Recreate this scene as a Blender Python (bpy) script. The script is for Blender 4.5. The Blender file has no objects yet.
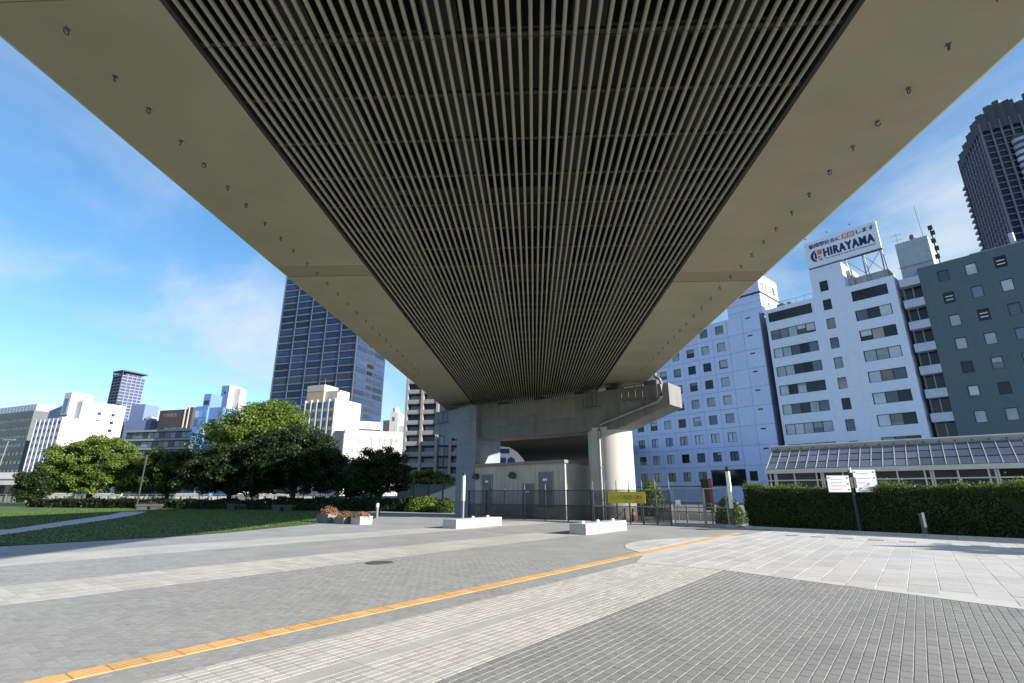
import bpy, math, random
import numpy as np
from mathutils import Vector, Matrix

rnd = random.Random(7)
S = bpy.context.scene
COL = S.collection
R = math.radians

# ------------------------------------------------------------------ camera, sky, sun, exposure
cam_d = bpy.data.cameras.new('camera')
cam = bpy.data.objects.new('camera', cam_d)
COL.objects.link(cam)
cam.location = (0, 0, 1.6)
cam.rotation_euler = (R(90 + 16.71), 0, 0)
cam_d.sensor_width = 36
cam_d.lens = 17.86
cam_d.clip_start = 0.1
cam_d.clip_end = 5000
S.camera = cam

SUN_AZ, SUN_EL = 116.0, 19.5            # azimuth clockwise from +Y (the view direction)
world = bpy.data.worlds.new('World')
S.world = world
world.use_nodes = True
wn, wl = world.node_tree.nodes, world.node_tree.links
wn.clear()


def N(nodes, kind, **kw):
    n = nodes.new(kind)
    for k, v in kw.items():
        setattr(n, k, v)
    return n


sky = N(wn, 'ShaderNodeTexSky', sky_type='NISHITA', sun_disc=False)
sky.sun_elevation = R(SUN_EL)
sky.sun_rotation = R(SUN_AZ)
sky.altitude = 50
sky.air_density = 1.0
sky.dust_density = 0.0
sky.ozone_density = 3.0
# thin clouds: noise on the direction, flattened towards the horizon like a layer overhead
tc = N(wn, 'ShaderNodeTexCoord')
sep = N(wn, 'ShaderNodeSeparateXYZ')
wl.new(tc.outputs['Generated'], sep.inputs[0])
add = N(wn, 'ShaderNodeMath', operation='ADD'); add.inputs[1].default_value = 0.22
wl.new(sep.outputs['Z'], add.inputs[0])
mx = N(wn, 'ShaderNodeMath', operation='MAXIMUM'); mx.inputs[1].default_value = 0.05
wl.new(add.outputs[0], mx.inputs[0])
dx = N(wn, 'ShaderNodeMath', operation='DIVIDE'); dy = N(wn, 'ShaderNodeMath', operation='DIVIDE')
wl.new(sep.outputs['X'], dx.inputs[0]); wl.new(mx.outputs[0], dx.inputs[1])
wl.new(sep.outputs['Y'], dy.inputs[0]); wl.new(mx.outputs[0], dy.inputs[1])
cmb = N(wn, 'ShaderNodeCombineXYZ')
wl.new(dx.outputs[0], cmb.inputs[0]); wl.new(dy.outputs[0], cmb.inputs[1])
cmap = N(wn, 'ShaderNodeMapping')
cmap.inputs['Location'].default_value = (-7.9285, -4.2448, -0.2313)
cmap.inputs['Scale'].default_value = (1.0, 0.8, 1)
wl.new(cmb.outputs[0], cmap.inputs[0])
cn = N(wn, 'ShaderNodeTexNoise'); cn.inputs['Scale'].default_value = 1.1
cn.inputs['Detail'].default_value = 9; cn.inputs['Roughness'].default_value = 0.55; cn.inputs['Distortion'].default_value = 0.6
wl.new(cmap.outputs[0], cn.inputs['Vector'])
cr_ = N(wn, 'ShaderNodeMapRange', interpolation_type='SMOOTHSTEP')
cr_.inputs['From Min'].default_value = 0.455; cr_.inputs['From Max'].default_value = 0.76
cr_.inputs['To Max'].default_value = 0.9
wl.new(cn.outputs['Fac'], cr_.inputs['Value'])
cmix = N(wn, 'ShaderNodeMixRGB')
cmix.inputs['Color2'].default_value = (3.5, 4.0, 4.4, 1)
hsv = N(wn, 'ShaderNodeHueSaturation'); hsv.inputs['Saturation'].default_value = 1.24; hsv.inputs['Value'].default_value = 1.3
gam = N(wn, 'ShaderNodeGamma'); gam.inputs['Gamma'].default_value = 0.85
wl.new(sky.outputs[0], gam.inputs['Color']); wl.new(gam.outputs[0], hsv.inputs['Color'])
wl.new(cr_.outputs[0], cmix.inputs['Fac']); wl.new(hsv.outputs[0], cmix.inputs['Color1'])
bg = N(wn, 'ShaderNodeBackground'); bg.inputs['Strength'].default_value = 0.09
wo = N(wn, 'ShaderNodeOutputWorld')
wl.new(cmix.outputs[0], bg.inputs['Color']); wl.new(bg.outputs[0], wo.inputs[0])

sun_d = bpy.data.lights.new('sun', 'SUN')
sun_d.energy = 5.0
sun_d.angle = R(0.5)
sun_d.color = (1.0, 0.93, 0.83)
sun = bpy.data.objects.new('sun', sun_d)
COL.objects.link(sun)
to_sun = Vector((math.sin(R(SUN_AZ)) * math.cos(R(SUN_EL)), math.cos(R(SUN_AZ)) * math.cos(R(SUN_EL)), math.sin(R(SUN_EL))))
sun.rotation_euler = (-to_sun).to_track_quat('-Z', 'Y').to_euler()
sun.location = to_sun * 300

vs = S.view_settings
vs.view_transform = 'Standard'
vs.look = 'None'
vs.exposure = 1.25
vs.gamma = 1
vs.use_curve_mapping = False
S.cycles.max_bounces = 8
S.cycles.diffuse_bounces = 5

# ------------------------------------------------------------------ helpers: materials
MATS = {}


def mat(name, col, rough=0.7, var=0.12, scale=1.5, fine=0.06, fscale=30.0, bump=0.0, bscale=60.0, metal=0.0,
        spec=0.4, stain=0.0, stain_col=(0.1, 0.09, 0.08), rand=0.0, attr=None, streak=False, spots=0.0):
    """Principled material with two scales of noise in world space, optional streaky stains and per-object variation."""
    if name in MATS:
        return MATS[name]
    m = bpy.data.materials.new(name)
    m.use_nodes = True
    n, l = m.node_tree.nodes, m.node_tree.links
    b = n['Principled BSDF']
    b.inputs['Roughness'].default_value = rough
    b.inputs['Metallic'].default_value = metal
    b.inputs['Specular IOR Level'].default_value = spec
    g = N(n, 'ShaderNodeNewGeometry')
    vec = g.outputs['Position']
    out = N(n, 'ShaderNodeRGB'); out.outputs[0].default_value = (*col, 1)
    cur = out.outputs[0]

    def noise(sc, det, v=vec):
        t = N(n, 'ShaderNodeTexNoise')
        t.inputs['Scale'].default_value = sc
        t.inputs['Detail'].default_value = det
        l.new(v, t.inputs['Vector'])
        return t.outputs['Fac']

    def mult(c, fac, lo, hi, a=0.25, bb=0.75):
        mr = N(n, 'ShaderNodeMapRange')
        mr.inputs['From Min'].default_value = a; mr.inputs['From Max'].default_value = bb
        mr.inputs['To Min'].default_value = lo; mr.inputs['To Max'].default_value = hi
        l.new(fac, mr.inputs['Value'])
        mm = N(n, 'ShaderNodeMixRGB', blend_type='MULTIPLY'); mm.inputs['Fac'].default_value = 1
        l.new(c, mm.inputs['Color1']); l.new(mr.outputs[0], mm.inputs['Color2'])
        return mm.outputs[0]
    if var:
        cur = mult(cur, noise(scale, 4), 1 - var, 1 + var)
    if fine:
        cur = mult(cur, noise(fscale, 2), 1 - fine, 1 + fine)
    if rand:
        oi = N(n, 'ShaderNodeObjectInfo')
        cur = mult(cur, oi.outputs['Random'], 1 - rand, 1 + rand, 0, 1)
    if attr:
        at = N(n, 'ShaderNodeAttribute'); at.attribute_name = attr[0]
        cur = mult(cur, at.outputs['Fac'], 1 - attr[1], 1 + attr[1], -1, 1)
    if stain:
        mp = N(n, 'ShaderNodeMapping')
        mp.inputs['Scale'].default_value = (2.2, 2.2, 0.22) if streak else (0.9, 0.9, 0.9)
        l.new(vec, mp.inputs[0])
        s = noise(1.0, 6, mp.outputs[0])
        mr = N(n, 'ShaderNodeMapRange', interpolation_type='SMOOTHSTEP')
        mr.inputs['From Min'].default_value = 0.5; mr.inputs['From Max'].default_value = 0.72
        mr.inputs['To Max'].default_value = stain
        l.new(s, mr.inputs['Value'])
        mm = N(n, 'ShaderNodeMixRGB'); mm.inputs['Color2'].default_value = (*stain_col, 1)
        l.new(mr.outputs[0], mm.inputs['Fac']); l.new(cur, mm.inputs['Color1'])
        cur = mm.outputs[0]
    if spots:
        vo_ = N(n, 'ShaderNodeTexVoronoi'); vo_.inputs['Scale'].default_value = 1.7
        l.new(vec, vo_.inputs['Vector'])
        mr = N(n, 'ShaderNodeMapRange', interpolation_type='SMOOTHSTEP')
        mr.inputs['From Min'].default_value = 0.035; mr.inputs['From Max'].default_value = 0.06
        mr.inputs['To Min'].default_value = 1 - spots; mr.inputs['To Max'].default_value = 1
        l.new(vo_.outputs['Distance'], mr.inputs['Value'])
        mm = N(n, 'ShaderNodeMixRGB', blend_type='MULTIPLY'); mm.inputs['Fac'].default_value = 1
        l.new(cur, mm.inputs['Color1']); l.new(mr.outputs[0], mm.inputs['Color2'])
        cur = mm.outputs[0]
    l.new(cur, b.inputs['Base Color'])
    if bump:
        bp = N(n, 'ShaderNodeBump'); bp.inputs['Strength'].default_value = bump; bp.inputs['Distance'].default_value = 0.01
        l.new(noise(bscale, 3), bp.inputs['Height']); l.new(bp.outputs[0], b.inputs['Normal'])
    MATS[name] = m
    return m


def glass(name, col, rough=0.05, rand=0.5, spec=0.35):
    m = mat(name, col, rough, var=0.25, scale=0.35, fine=0, rand=rand, spec=spec)
    return m


def leaf_mat(name, col, col2, trans=0.35):
    if name in MATS:
        return MATS[name]
    m = bpy.data.materials.new(name)
    m.use_nodes = True
    n, l = m.node_tree.nodes, m.node_tree.links
    n.clear()
    at = N(n, 'ShaderNodeAttribute'); at.attribute_name = 'rnd'
    mr = N(n, 'ShaderNodeMapRange'); mr.inputs['From Min'].default_value = -1
    l.new(at.outputs['Fac'], mr.inputs['Value'])
    mx_ = N(n, 'ShaderNodeMixRGB'); mx_.inputs['Color1'].default_value = (*col, 1); mx_.inputs['Color2'].default_value = (*col2, 1)
    l.new(mr.outputs[0], mx_.inputs['Fac'])
    d = N(n, 'ShaderNodeBsdfPrincipled'); d.inputs['Roughness'].default_value = 0.5
    d.inputs['Specular IOR Level'].default_value = 0.35
    t = N(n, 'ShaderNodeBsdfTranslucent')
    ms = N(n, 'ShaderNodeMixShader'); ms.inputs['Fac'].default_value = trans
    o = N(n, 'ShaderNodeOutputMaterial')
    l.new(mx_.outputs[0], d.inputs['Base Color']); l.new(mx_.outputs[0], t.inputs['Color'])
    l.new(d.outputs[0], ms.inputs[1]); l.new(t.outputs[0], ms.inputs[2]); l.new(ms.outputs[0], o.inputs[0])
    MATS[name] = m
    return m


def see_through(name, col, cover):
    """Fine wire netting, too fine to tell its wires apart: part wire, part open."""
    m = bpy.data.materials.new(name)
    m.use_nodes = True
    n, l = m.node_tree.nodes, m.node_tree.links
    b = n['Principled BSDF']
    b.inputs['Base Color'].default_value = (*col, 1); b.inputs['Roughness'].default_value = 0.6
    tr = N(n, 'ShaderNodeBsdfTransparent')
    ms = N(n, 'ShaderNodeMixShader')
    g = N(n, 'ShaderNodeNewGeometry')
    ns = N(n, 'ShaderNodeTexNoise'); ns.inputs['Scale'].default_value = 2.5
    l.new(g.outputs['Position'], ns.inputs['Vector'])
    mr = N(n, 'ShaderNodeMapRange')
    mr.inputs['To Min'].default_value = cover * 0.7; mr.inputs['To Max'].default_value = cover * 1.3
    l.new(ns.outputs['Fac'], mr.inputs['Value'])
    l.new(mr.outputs[0], ms.inputs['Fac'])
    l.new(tr.outputs[0], ms.inputs[1]); l.new(b.outputs[0], ms.inputs[2])
    l.new(ms.outputs[0], n['Material Output'].inputs[0])
    return m


# ------------------------------------------------------------------ helpers: meshes and objects
class MB:
    def __init__(s):
        s.v, s.f, s.m = [], [], []

    def quad(s, a, b, c, d, mi=0):
        i = len(s.v)
        s.v += [tuple(a), tuple(b), tuple(c), tuple(d)]
        s.f.append((i, i + 1, i + 2, i + 3)); s.m.append(mi)
        return s

    def box(s, x0, x1, y0, y1, z0, z1, mi=0, skip=''):
        i = len(s.v)
        s.v += [(x0, y0, z0), (x1, y0, z0), (x1, y1, z0), (x0, y1, z0), (x0, y0, z1), (x1, y0, z1), (x1, y1, z1), (x0, y1, z1)]
        fs = {'b': (3, 2, 1, 0), 't': (4, 5, 6, 7), 'f': (0, 1, 5, 4), 'r': (1, 2, 6, 5), 'k': (2, 3, 7, 6), 'l': (3, 0, 4, 7)}
        for k, q in fs.items():
            if k not in skip:
                s.f.append(tuple(i + j for j in q)); s.m.append(mi)
        return s

    def prism(s, pts, axis, a0, a1, mi=0):
        """extrude a 2-D outline along 'x','y' or 'z' between a0 and a1"""
        def P(p, a):
            return {'x': (a, p[0], p[1]), 'y': (p[0], a, p[1]), 'z': (p[0], p[1], a)}[axis]
        i, n = len(s.v), len(pts)
        s.v += [P(p, a0) for p in pts] + [P(p, a1) for p in pts]
        s.f.append(tuple(i + k for k in range(n))[::-1]); s.m.append(mi)
        s.f.append(tuple(i + n + k for k in range(n))); s.m.append(mi)
        for k in range(n):
            s.f.append((i + k, i + (k + 1) % n, i + n + (k + 1) % n, i + n + k)); s.m.append(mi)
        return s

    def tube(s, path, r, seg=8, mi=0, cap=True):
        path = [Vector(p) for p in path]
        rs = r if isinstance(r, (list, tuple)) else [r] * len(path)
        i0 = len(s.v)
        up = Vector((0, 0, 1))
        for k, p in enumerate(path):
            d = (path[min(k + 1, len(path) - 1)] - path[max(k - 1, 0)]).normalized()
            a = d.cross(up if abs(d.z) < 0.95 else Vector((1, 0, 0))).normalized()
            b = d.cross(a)
            for j in range(seg):
                t = 2 * math.pi * j / seg
                s.v.append(tuple(p + (a * math.cos(t) + b * math.sin(t)) * rs[k]))
        for k in range(len(path) - 1):
            for j in range(seg):
                q = (j + 1) % seg
                s.f.append((i0 + k * seg + j, i0 + k * seg + q, i0 + (k + 1) * seg + q, i0 + (k + 1) * seg + j)[::-1]); s.m.append(mi)
        if cap:
            s.f.append(tuple(i0 + j for j in range(seg))); s.m.append(mi)
            s.f.append(tuple(i0 + (len(path) - 1) * seg + j for j in range(seg))[::-1]); s.m.append(mi)
        return s

    def mesh(s, name, mats, smooth=False):
        me = bpy.data.meshes.new(name)
        me.from_pydata(s.v, [], s.f)
        for m in (mats if isinstance(mats, (list, tuple)) else [mats]):
            me.materials.append(m)
        if any(s.m):
            me.polygons.foreach_set('material_index', s.m)
        if smooth:
            me.polygons.foreach_set('use_smooth', [True] * len(me.polygons))
            try:
                me.set_sharp_from_angle(angle=R(40))
            except Exception:
                pass
        me.update()
        return me

    def build(s, name, mats, parent=None, smooth=False, loc=None, rz=0):
        return link(name, s.mesh(name, mats, smooth), parent, loc, rz)


def link(name, data, parent=None, loc=None, rz=0):
    o = bpy.data.objects.new(name, data)
    COL.objects.link(o)
    if parent is not None:
        o.parent = parent
    if loc is not None:
        o.location = loc
    if rz:
        o.rotation_euler = (0, 0, rz)
    return o


def tag(o, label, cat, group=None):
    o['label'] = label; o['category'] = cat
    if group:
        o['group'] = group
    return o


def thing(name, label, cat, loc, rz=0, group=None):
    o = link(name, None, None, loc, rz)
    o.empty_display_size = 0.3
    return tag(o, label, cat, group)


def structure(o):
    o['kind'] = 'structure'
    return o


def stuff(o, label=None, cat=None):
    o['kind'] = 'stuff'
    if label:
        tag(o, label, cat)
    return o


def np_mesh(name, verts, faces_n, mats, attr=None):
    """quads from an (n*4,3) array; attr = per-face values"""
    me = bpy.data.meshes.new(name)
    nq = faces_n
    me.vertices.add(len(verts)); me.vertices.foreach_set('co', np.asarray(verts, dtype=np.float32).ravel())
    me.loops.add(nq * 4); me.loops.foreach_set('vertex_index', np.arange(nq * 4, dtype=np.int32))
    me.polygons.add(nq)
    me.polygons.foreach_set('loop_start', np.arange(0, nq * 4, 4, dtype=np.int32))
    me.polygons.foreach_set('loop_total', np.full(nq, 4, dtype=np.int32))
    me.materials.append(mats)
    if attr is not None:
        a = me.attributes.new('rnd', 'FLOAT', 'FACE')
        a.data.foreach_set('value', np.asarray(attr, dtype=np.float32))
    me.update(calc_edges=True)
    return me


def lettering(text, size, m, parent, loc, rot, name='lettering', fit=None, bold=0.0, extrude=0.01, align='CENTER', spacing=1.0, smear=None):
    cu = bpy.data.curves.new('lettering', 'FONT')
    cu.body = text; cu.size = size; cu.align_x = align; cu.align_y = 'CENTER'
    cu.extrude = extrude; cu.offset = bold
    cu.resolution_u = 3
    cu.space_character = spacing
    t = bpy.data.objects.new('tmp_text', cu)
    COL.objects.link(t)
    dg = bpy.context.evaluated_depsgraph_get()
    me = bpy.data.meshes.new_from_object(t.evaluated_get(dg))
    bpy.data.objects.remove(t)
    me.materials.clear(); me.materials.append(m)
    if fit and len(me.vertices):
        xs = [v.co.x for v in me.vertices]; ys = [v.co.y for v in me.vertices]
        w, h = max(xs) - min(xs), max(ys) - min(ys)
        cx, cy = (max(xs) + min(xs)) / 2, (max(ys) + min(ys)) / 2
        for v in me.vertices:
            v.co.x = (v.co.x - cx) * fit[0] / w
            v.co.y = (v.co.y - cy) * fit[1] / h
    if smear:
        vs0 = [v.co.copy() for v in me.vertices]; fs0 = [tuple(p.vertices) for p in me.polygons]
        V, F = [], []
        for q, (dx_, dy_) in enumerate(smear):
            b_ = len(V)
            V += [(v.x + dx_, v.y + dy_, v.z + 0.002 * q) for v in vs0]
            F += [tuple(i + b_ for i in f) for f in fs0]
        me = bpy.data.meshes.new(name); me.from_pydata(V, [], F); me.materials.append(m)
    o = link(name, me, parent, loc)
    o.rotation_euler = rot
    return o


FRONT = (R(90), 0, 0)      # text facing local -Y

# ------------------------------------------------------------------ materials
M_soffit = mat('soffit_paint', (0.265, 0.253, 0.16), 0.55, var=0.09, scale=0.6, fine=0.03, stain=0.4, stain_col=(0.22, 0.205, 0.115))
M_slat = mat('louver_paint', (0.245, 0.245, 0.178), 0.5, var=0.12, scale=0.8, fine=0.04)
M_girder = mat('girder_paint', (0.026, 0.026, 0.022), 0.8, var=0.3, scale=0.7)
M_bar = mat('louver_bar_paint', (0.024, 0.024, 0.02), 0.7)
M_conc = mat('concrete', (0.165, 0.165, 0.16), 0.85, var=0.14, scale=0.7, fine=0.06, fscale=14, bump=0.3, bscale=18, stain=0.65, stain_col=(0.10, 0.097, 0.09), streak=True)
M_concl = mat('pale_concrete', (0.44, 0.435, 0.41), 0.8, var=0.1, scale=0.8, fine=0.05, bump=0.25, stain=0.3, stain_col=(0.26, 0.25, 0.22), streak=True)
M_rust = mat('dark_steel', (0.09, 0.085, 0.08), 0.6)
M_galv = mat('galvanised_steel', (0.24, 0.245, 0.25), 0.45, metal=0.5, var=0.15)
M_black = mat('black_painted_steel', (0.025, 0.025, 0.027), 0.5)
M_white = mat('white_paint', (0.75, 0.75, 0.74), 0.5, var=0.05)
M_joint = mat('joint_sand', (0.38, 0.37, 0.35), 0.95, var=0.25, scale=3, fine=0.2, fscale=40)
M_jdark = mat('dark_joint_sand', (0.13, 0.13, 0.125), 0.95, var=0.35, scale=2.5, fine=0.3, fscale=40)
M_pav = mat('grey_paver', (0.315, 0.315, 0.31), 0.85, var=0.12, scale=0.9, fine=0.16, fscale=160, spots=0.3, bump=0.5, bscale=220, rand=0.09, attr=('rnd', 0.09), stain=0.35, stain_col=(0.24, 0.235, 0.225))
M_pavd = mat('dark_grey_paver', (0.255, 0.255, 0.25), 0.85, var=0.12, scale=0.9, fine=0.16, fscale=160, spots=0.3, bump=0.5, bscale=220, rand=0.08, attr=('rnd', 0.08), stain=0.18, stain_col=(0.20, 0.20, 0.19))
M_pavl = mat('light_paver', (0.47, 0.455, 0.43), 0.85, var=0.1, scale=0.9, fine=0.12, fscale=150, spots=0.3, bump=0.5, bscale=200, rand=0.12, attr=('rnd', 0.12), stain=0.25, stain_col=(0.33, 0.31, 0.28))
M_slab = mat('pale_slab', (0.48, 0.465, 0.45), 0.8, var=0.1, scale=0.8, fine=0.10, fscale=120, spots=0.3, bump=0.35, bscale=160, rand=0.08, attr=('rnd', 0.08), stain=0.2, stain_col=(0.32, 0.31, 0.29))
M_yel = mat('tactile_yellow', (0.53, 0.31, 0.12), 0.7, var=0.12, scale=2.0, fine=0.12, fscale=90, rand=0.1, stain=0.25, stain_col=(0.5, 0.3, 0.12))
M_grass = mat('lawn_soil', (0.05, 0.092, 0.014), 0.95, var=0.4, scale=0.6, fine=0.4, fscale=12, stain=0.3, stain_col=(0.14, 0.13, 0.05))
M_trunk = mat('bark', (0.035, 0.028, 0.022), 0.95, var=0.3, scale=3, bump=0.6, bscale=12)


def brick_sheet_mat(name, c1, c2, mortar, bw, bh, ang, off=0.5, ms=0.008):
    m = bpy.data.materials.new(name)
    m.use_nodes = True
    n, l = m.node_tree.nodes, m.node_tree.links
    b = n['Principled BSDF']; b.inputs['Roughness'].default_value = 0.85
    g = N(n, 'ShaderNodeNewGeometry')
    mp = N(n, 'ShaderNodeMapping'); mp.inputs['Rotation'].default_value = (0, 0, ang)
    l.new(g.outputs['Position'], mp.inputs[0])
    bt = N(n, 'ShaderNodeTexBrick'); bt.offset = off
    bt.inputs['Color1'].default_value = (*c1, 1); bt.inputs['Color2'].default_value = (*c2, 1); bt.inputs['Mortar'].default_value = (*mortar, 1)
    bt.inputs['Scale'].default_value = 1; bt.inputs['Mortar Size'].default_value = ms
    bt.inputs['Brick Width'].default_value = bw; bt.inputs['Row Height'].default_value = bh
    l.new(mp.outputs[0], bt.inputs['Vector'])
    ns = N(n, 'ShaderNodeTexNoise'); ns.inputs['Scale'].default_value = 0.7; ns.inputs['Detail'].default_value = 6
    l.new(g.outputs['Position'], ns.inputs['Vector'])
    mr = N(n, 'ShaderNodeMapRange'); mr.inputs['From Min'].default_value = 0.3; mr.inputs['From Max'].default_value = 0.7
    mr.inputs['To Min'].default_value = 0.86; mr.inputs['To Max'].default_value = 1.12
    l.new(ns.outputs['Fac'], mr.inputs['Value'])
    mm = N(n, 'ShaderNodeMixRGB', blend_type='MULTIPLY'); mm.inputs['Fac'].default_value = 1
    l.new(bt.outputs['Color'], mm.inputs['Color1']); l.new(mr.outputs[0], mm.inputs['Color2'])
    l.new(mm.outputs[0], b.inputs['Base Color'])
    return m


# ================================================================== GROUND AND PAVING
AL = R(37.5)
E1 = (math.sin(AL), math.cos(AL)); E2 = (math.cos(AL), -math.sin(AL))


def ab(a, b):
    return (a * E1[0] + b * E2[0], a * E1[1] + b * E2[1])


def to_ab(x, y):
    return (x * E1[0] + y * E1[1], x * E2[0] + y * E2[1])


def sheet(name, pts, z, m):
    mb = MB()
    mb.v = [(p[0], p[1], z) for p in pts]
    mb.f = [tuple(range(len(pts)))]; mb.m = [0]
    o = mb.build(name, m)
    if o.data.polygons[0].normal.z < 0:
        o.data.flip_normals()
    return structure(o)


M_ground = mat('far_ground', (0.20, 0.20, 0.19), 0.9, var=0.2, scale=0.1, fine=0.1, fscale=3)
sheet('ground', [(-1500, -600), (1500, -600), (1500, 2500), (-1500, 2500)], -0.03, M_ground)
far_gray = brick_sheet_mat('grey_paving_far', (0.315, 0.315, 0.31), (0.285, 0.285, 0.28), (0.26, 0.26, 0.25), 0.208, 0.104, -AL + R(0) + R(0), ms=0.006)
far_light = brick_sheet_mat('light_paving_far', (0.455, 0.44, 0.415), (0.41, 0.40, 0.38), (0.33, 0.32, 0.30), 0.42, 0.208, -AL, ms=0.006)
plaza = sheet('plaza', [(-60, -30), (60, -30), (60, 12), (30, 34), (12, 48), (-4, 60), (-40, 75), (-60, 60)], 0.0, far_gray)
bandA = sheet('paving_band_inner', [ab(-24, -13.4), ab(-24, -11.2), ab(19.3, -11.2), ab(19.0, -13.4)], 0.0028, far_light)
bandB = sheet('paving_band_outer', [ab(-24, -19.6), ab(-24, -17.05), ab(27, -17.05), ab(27, -19.6)], 0.004, far_light)
# pale slab field: bounded by the dark paving, the hedge kerb and a rounded corner at the left
LA = R(55)


def L1(s):      # line where the dark paving meets the pale slabs
    return (4.57 + s * math.cos(LA), 12.14 - s * math.sin(LA))


corner = [ab(14.6, -6.6), ab(15.3, -7.35), ab(16.1, -7.8), ab(17.0, -8.1), ab(18.2, -8.15), ab(19.2, -7.9)]
slab_poly = corner + [(9.0, 21.6), (12.0, 24.8), (18.2, 18.6), (30, 4.4), L1(21), L1(0), ab(12.41, -5.74), ab(14.1, -6.29)]
slab_field = sheet('slab_field', slab_poly, 0.0085, mat('slab_bed', (0.52, 0.505, 0.49), 0.85, var=0.1, scale=0.8, fine=0.1, fscale=100))
zoneC = sheet('light_tile_strip', [ab(-14, -5.74), ab(12.41, -5.74), L1(0), ab(-14, -3.7)], 0.003, M_joint)
# lawn and the path that crosses it
lawn_pts = [ab(-40, -23.5), ab(9.6, -23.5), (-12.2, 23.5), (-10.9, 30.6), (-10.2, 34.2), (-9.3, 36.6), (-9.6, 39.0), (-12.5, 41.5), (-16, 48), (-24, 62), (-40, 84), (-90, 120), (-130, 100)]
lawn = sheet('lawn', lawn_pts, 0.02, M_grass)
M_path = mat('path_concrete', (0.36, 0.36, 0.36), 0.9, var=0.12)
sheet('footpath', [(-60, 17.5), (-41, 8.8), (-20.4, 21.6), (-25.5, 33.5), (-29.5, 42), (-34, 50), (-36, 49.6), (-31.5, 42), (-27.5, 33.5), (-23.3, 25.0), (-44, 14.0)], 0.03, M_path)


def inpoly(x, y, poly):
    c = False
    for i in range(len(poly)):
        x1, y1 = poly[i]; x2, y2 = poly[i - 1]
        if (y1 > y) != (y2 > y) and x < (x2 - x1) * (y - y1) / (y2 - y1) + x1:
            c = not c
    return c


def pavers(name, parent, m, la, lb, inside, stagger, bound, strips, z0, h=0.0045, gap=0.006, ymax=15.5, nsingle=300, ch=0.003, tilt=0.0005):
    """lay pavers of la x lb (along E1, E2) in strips of b; the nearest in view are single objects, the rest one mesh"""
    rr = random.Random(len(name) * 13 + 5)
    cells = []
    a0, a1 = bound
    for (b0, b1) in strips:
        na = int((a1 - a0) / la); nb = int(math.ceil((b1 - b0) / lb - 0.05)) + (1 if stagger == 'b' else 0)
        for i in range(na):
            for j in range(nb):
                a = a0 + (i + 0.5) * la
                if stagger == 'a' and j % 2:
                    a += la / 2
                lo_ = b0 + j * lb - (lb / 2 if stagger == 'b' and i % 2 else 0)
                hi_ = min(lo_ + lb, b1); lo_ = max(lo_, b0)
                if hi_ - lo_ < 0.03:
                    continue
                b = (lo_ + hi_) / 2
                x, y = ab(a, b)
                if y < 2.6 or y > ymax or abs(x) > 1.25 * y + 3.5:
                    continue
                if not inside(a, b, x, y):
                    continue
                cells.append((a, b, x, y, hi_ - lo_))
    vis = [c for c in cells if c[3] > 4.95 and abs(c[2]) < 0.985 * c[3] and abs(c[4] - lb) < 0.002]
    vis.sort(key=lambda c: c[2] ** 2 + c[3] ** 2)
    single = set((c[0], c[1]) for c in vis[:nsingle])

    def corners(wa, wb):
        return [(s_ * wa * E1[0] + t * wb * E2[0], s_ * wa * E1[1] + t * wb * E2[1]) for s_, t in ((-1, -1), (-1, 1), (1, 1), (1, -1))]
    wa, wb = (la - gap) / 2, (lb - gap) / 2
    lo, hi = corners(wa, wb), corners(wa - ch, wb - ch)
    proto = MB()
    for k in range(4):
        q = (k + 1) % 4
        proto.quad((*lo[k], 0), (*lo[q], 0), (*hi[q], h), (*hi[k], h))
    proto.quad(*[(*p, h) for p in hi])
    pm = proto.mesh(name, m)
    vs_, at = [], []
    for (a, b, x, y, wd) in cells:
        dz = rr.uniform(-0.0006, 0.0006)
        if (a, b) in single:
            o = link(name, pm, parent, (x, y, z0 + dz))
            o.rotation_euler = (rr.uniform(-1, 1) * tilt * 6, rr.uniform(-1, 1) * tilt * 6, rr.uniform(-1, 1) * 0.004)
        else:
            wb_ = (wd - gap) / 2
            lo, hi = corners(wa, wb_), corners(wa - ch, wb_ - ch)
            r = rr.uniform(-1, 1)
            tz = [dz + rr.uniform(-1, 1) * tilt for _ in range(4)]
            for k in range(4):
                q = (k + 1) % 4
                vs_ += [(x + lo[k][0], y + lo[k][1], z0), (x + lo[q][0], y + lo[q][1], z0),
                        (x + hi[q][0], y + hi[q][1], z0 + h + tz[q]), (x + hi[k][0], y + hi[k][1], z0 + h + tz[k])]
                at.append(r)
            vs_ += [(x + hi[k][0], y + hi[k][1], z0 + h + tz[k]) for k in range(4)]
            at.append(r)
    if vs_:
        o = link(name + '_field', np_mesh(name + '_field', vs_, len(at), m, at), parent)
        o['kind'] = 'stuff'


def in_slab(x, y):
    return inpoly(x, y, slab_poly)


def beyond_L1(x, y):
    return (x - 4.57) * math.sin(LA) + (y - 12.14) * math.cos(LA) > 0


# bed of joint sand under the near pavers
M_bed = mat('grey_joint_sand', (0.335, 0.33, 0.32), 0.95, var=0.2, scale=3, fine=0.15, fscale=40)
sheet('paver_bed', [(-14, 2.4), (8, 2.4), (3.0, 14.4), (-20, 14.4), (-20, 6)], 0.0022, M_bed)
sheet('dark_paver_bed', [ab(-6, -3.7), L1(0), L1(14), (14, 0.6), (2, 0.6)], 0.0018, M_joint)
pavers('paver', plaza, M_pav, 0.104, 0.208, lambda a, b, x, y: True, 'b', (-14, 24), ((-23.4, -19.61), (-17.04, -13.41), (-11.19, -6.595), (-6.285, -5.745)), 0.002, ymax=14.5, gap=0.0045, ch=0.003, h=0.0013, tilt=0.0003)
pavers('light_tile', bandA, M_pavl, 0.208, 0.44, lambda a, b, x, y: True, '', (-12, 16), ((-13.4, -11.2),), 0.0025, ymax=15.5, h=0.0022)
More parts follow.
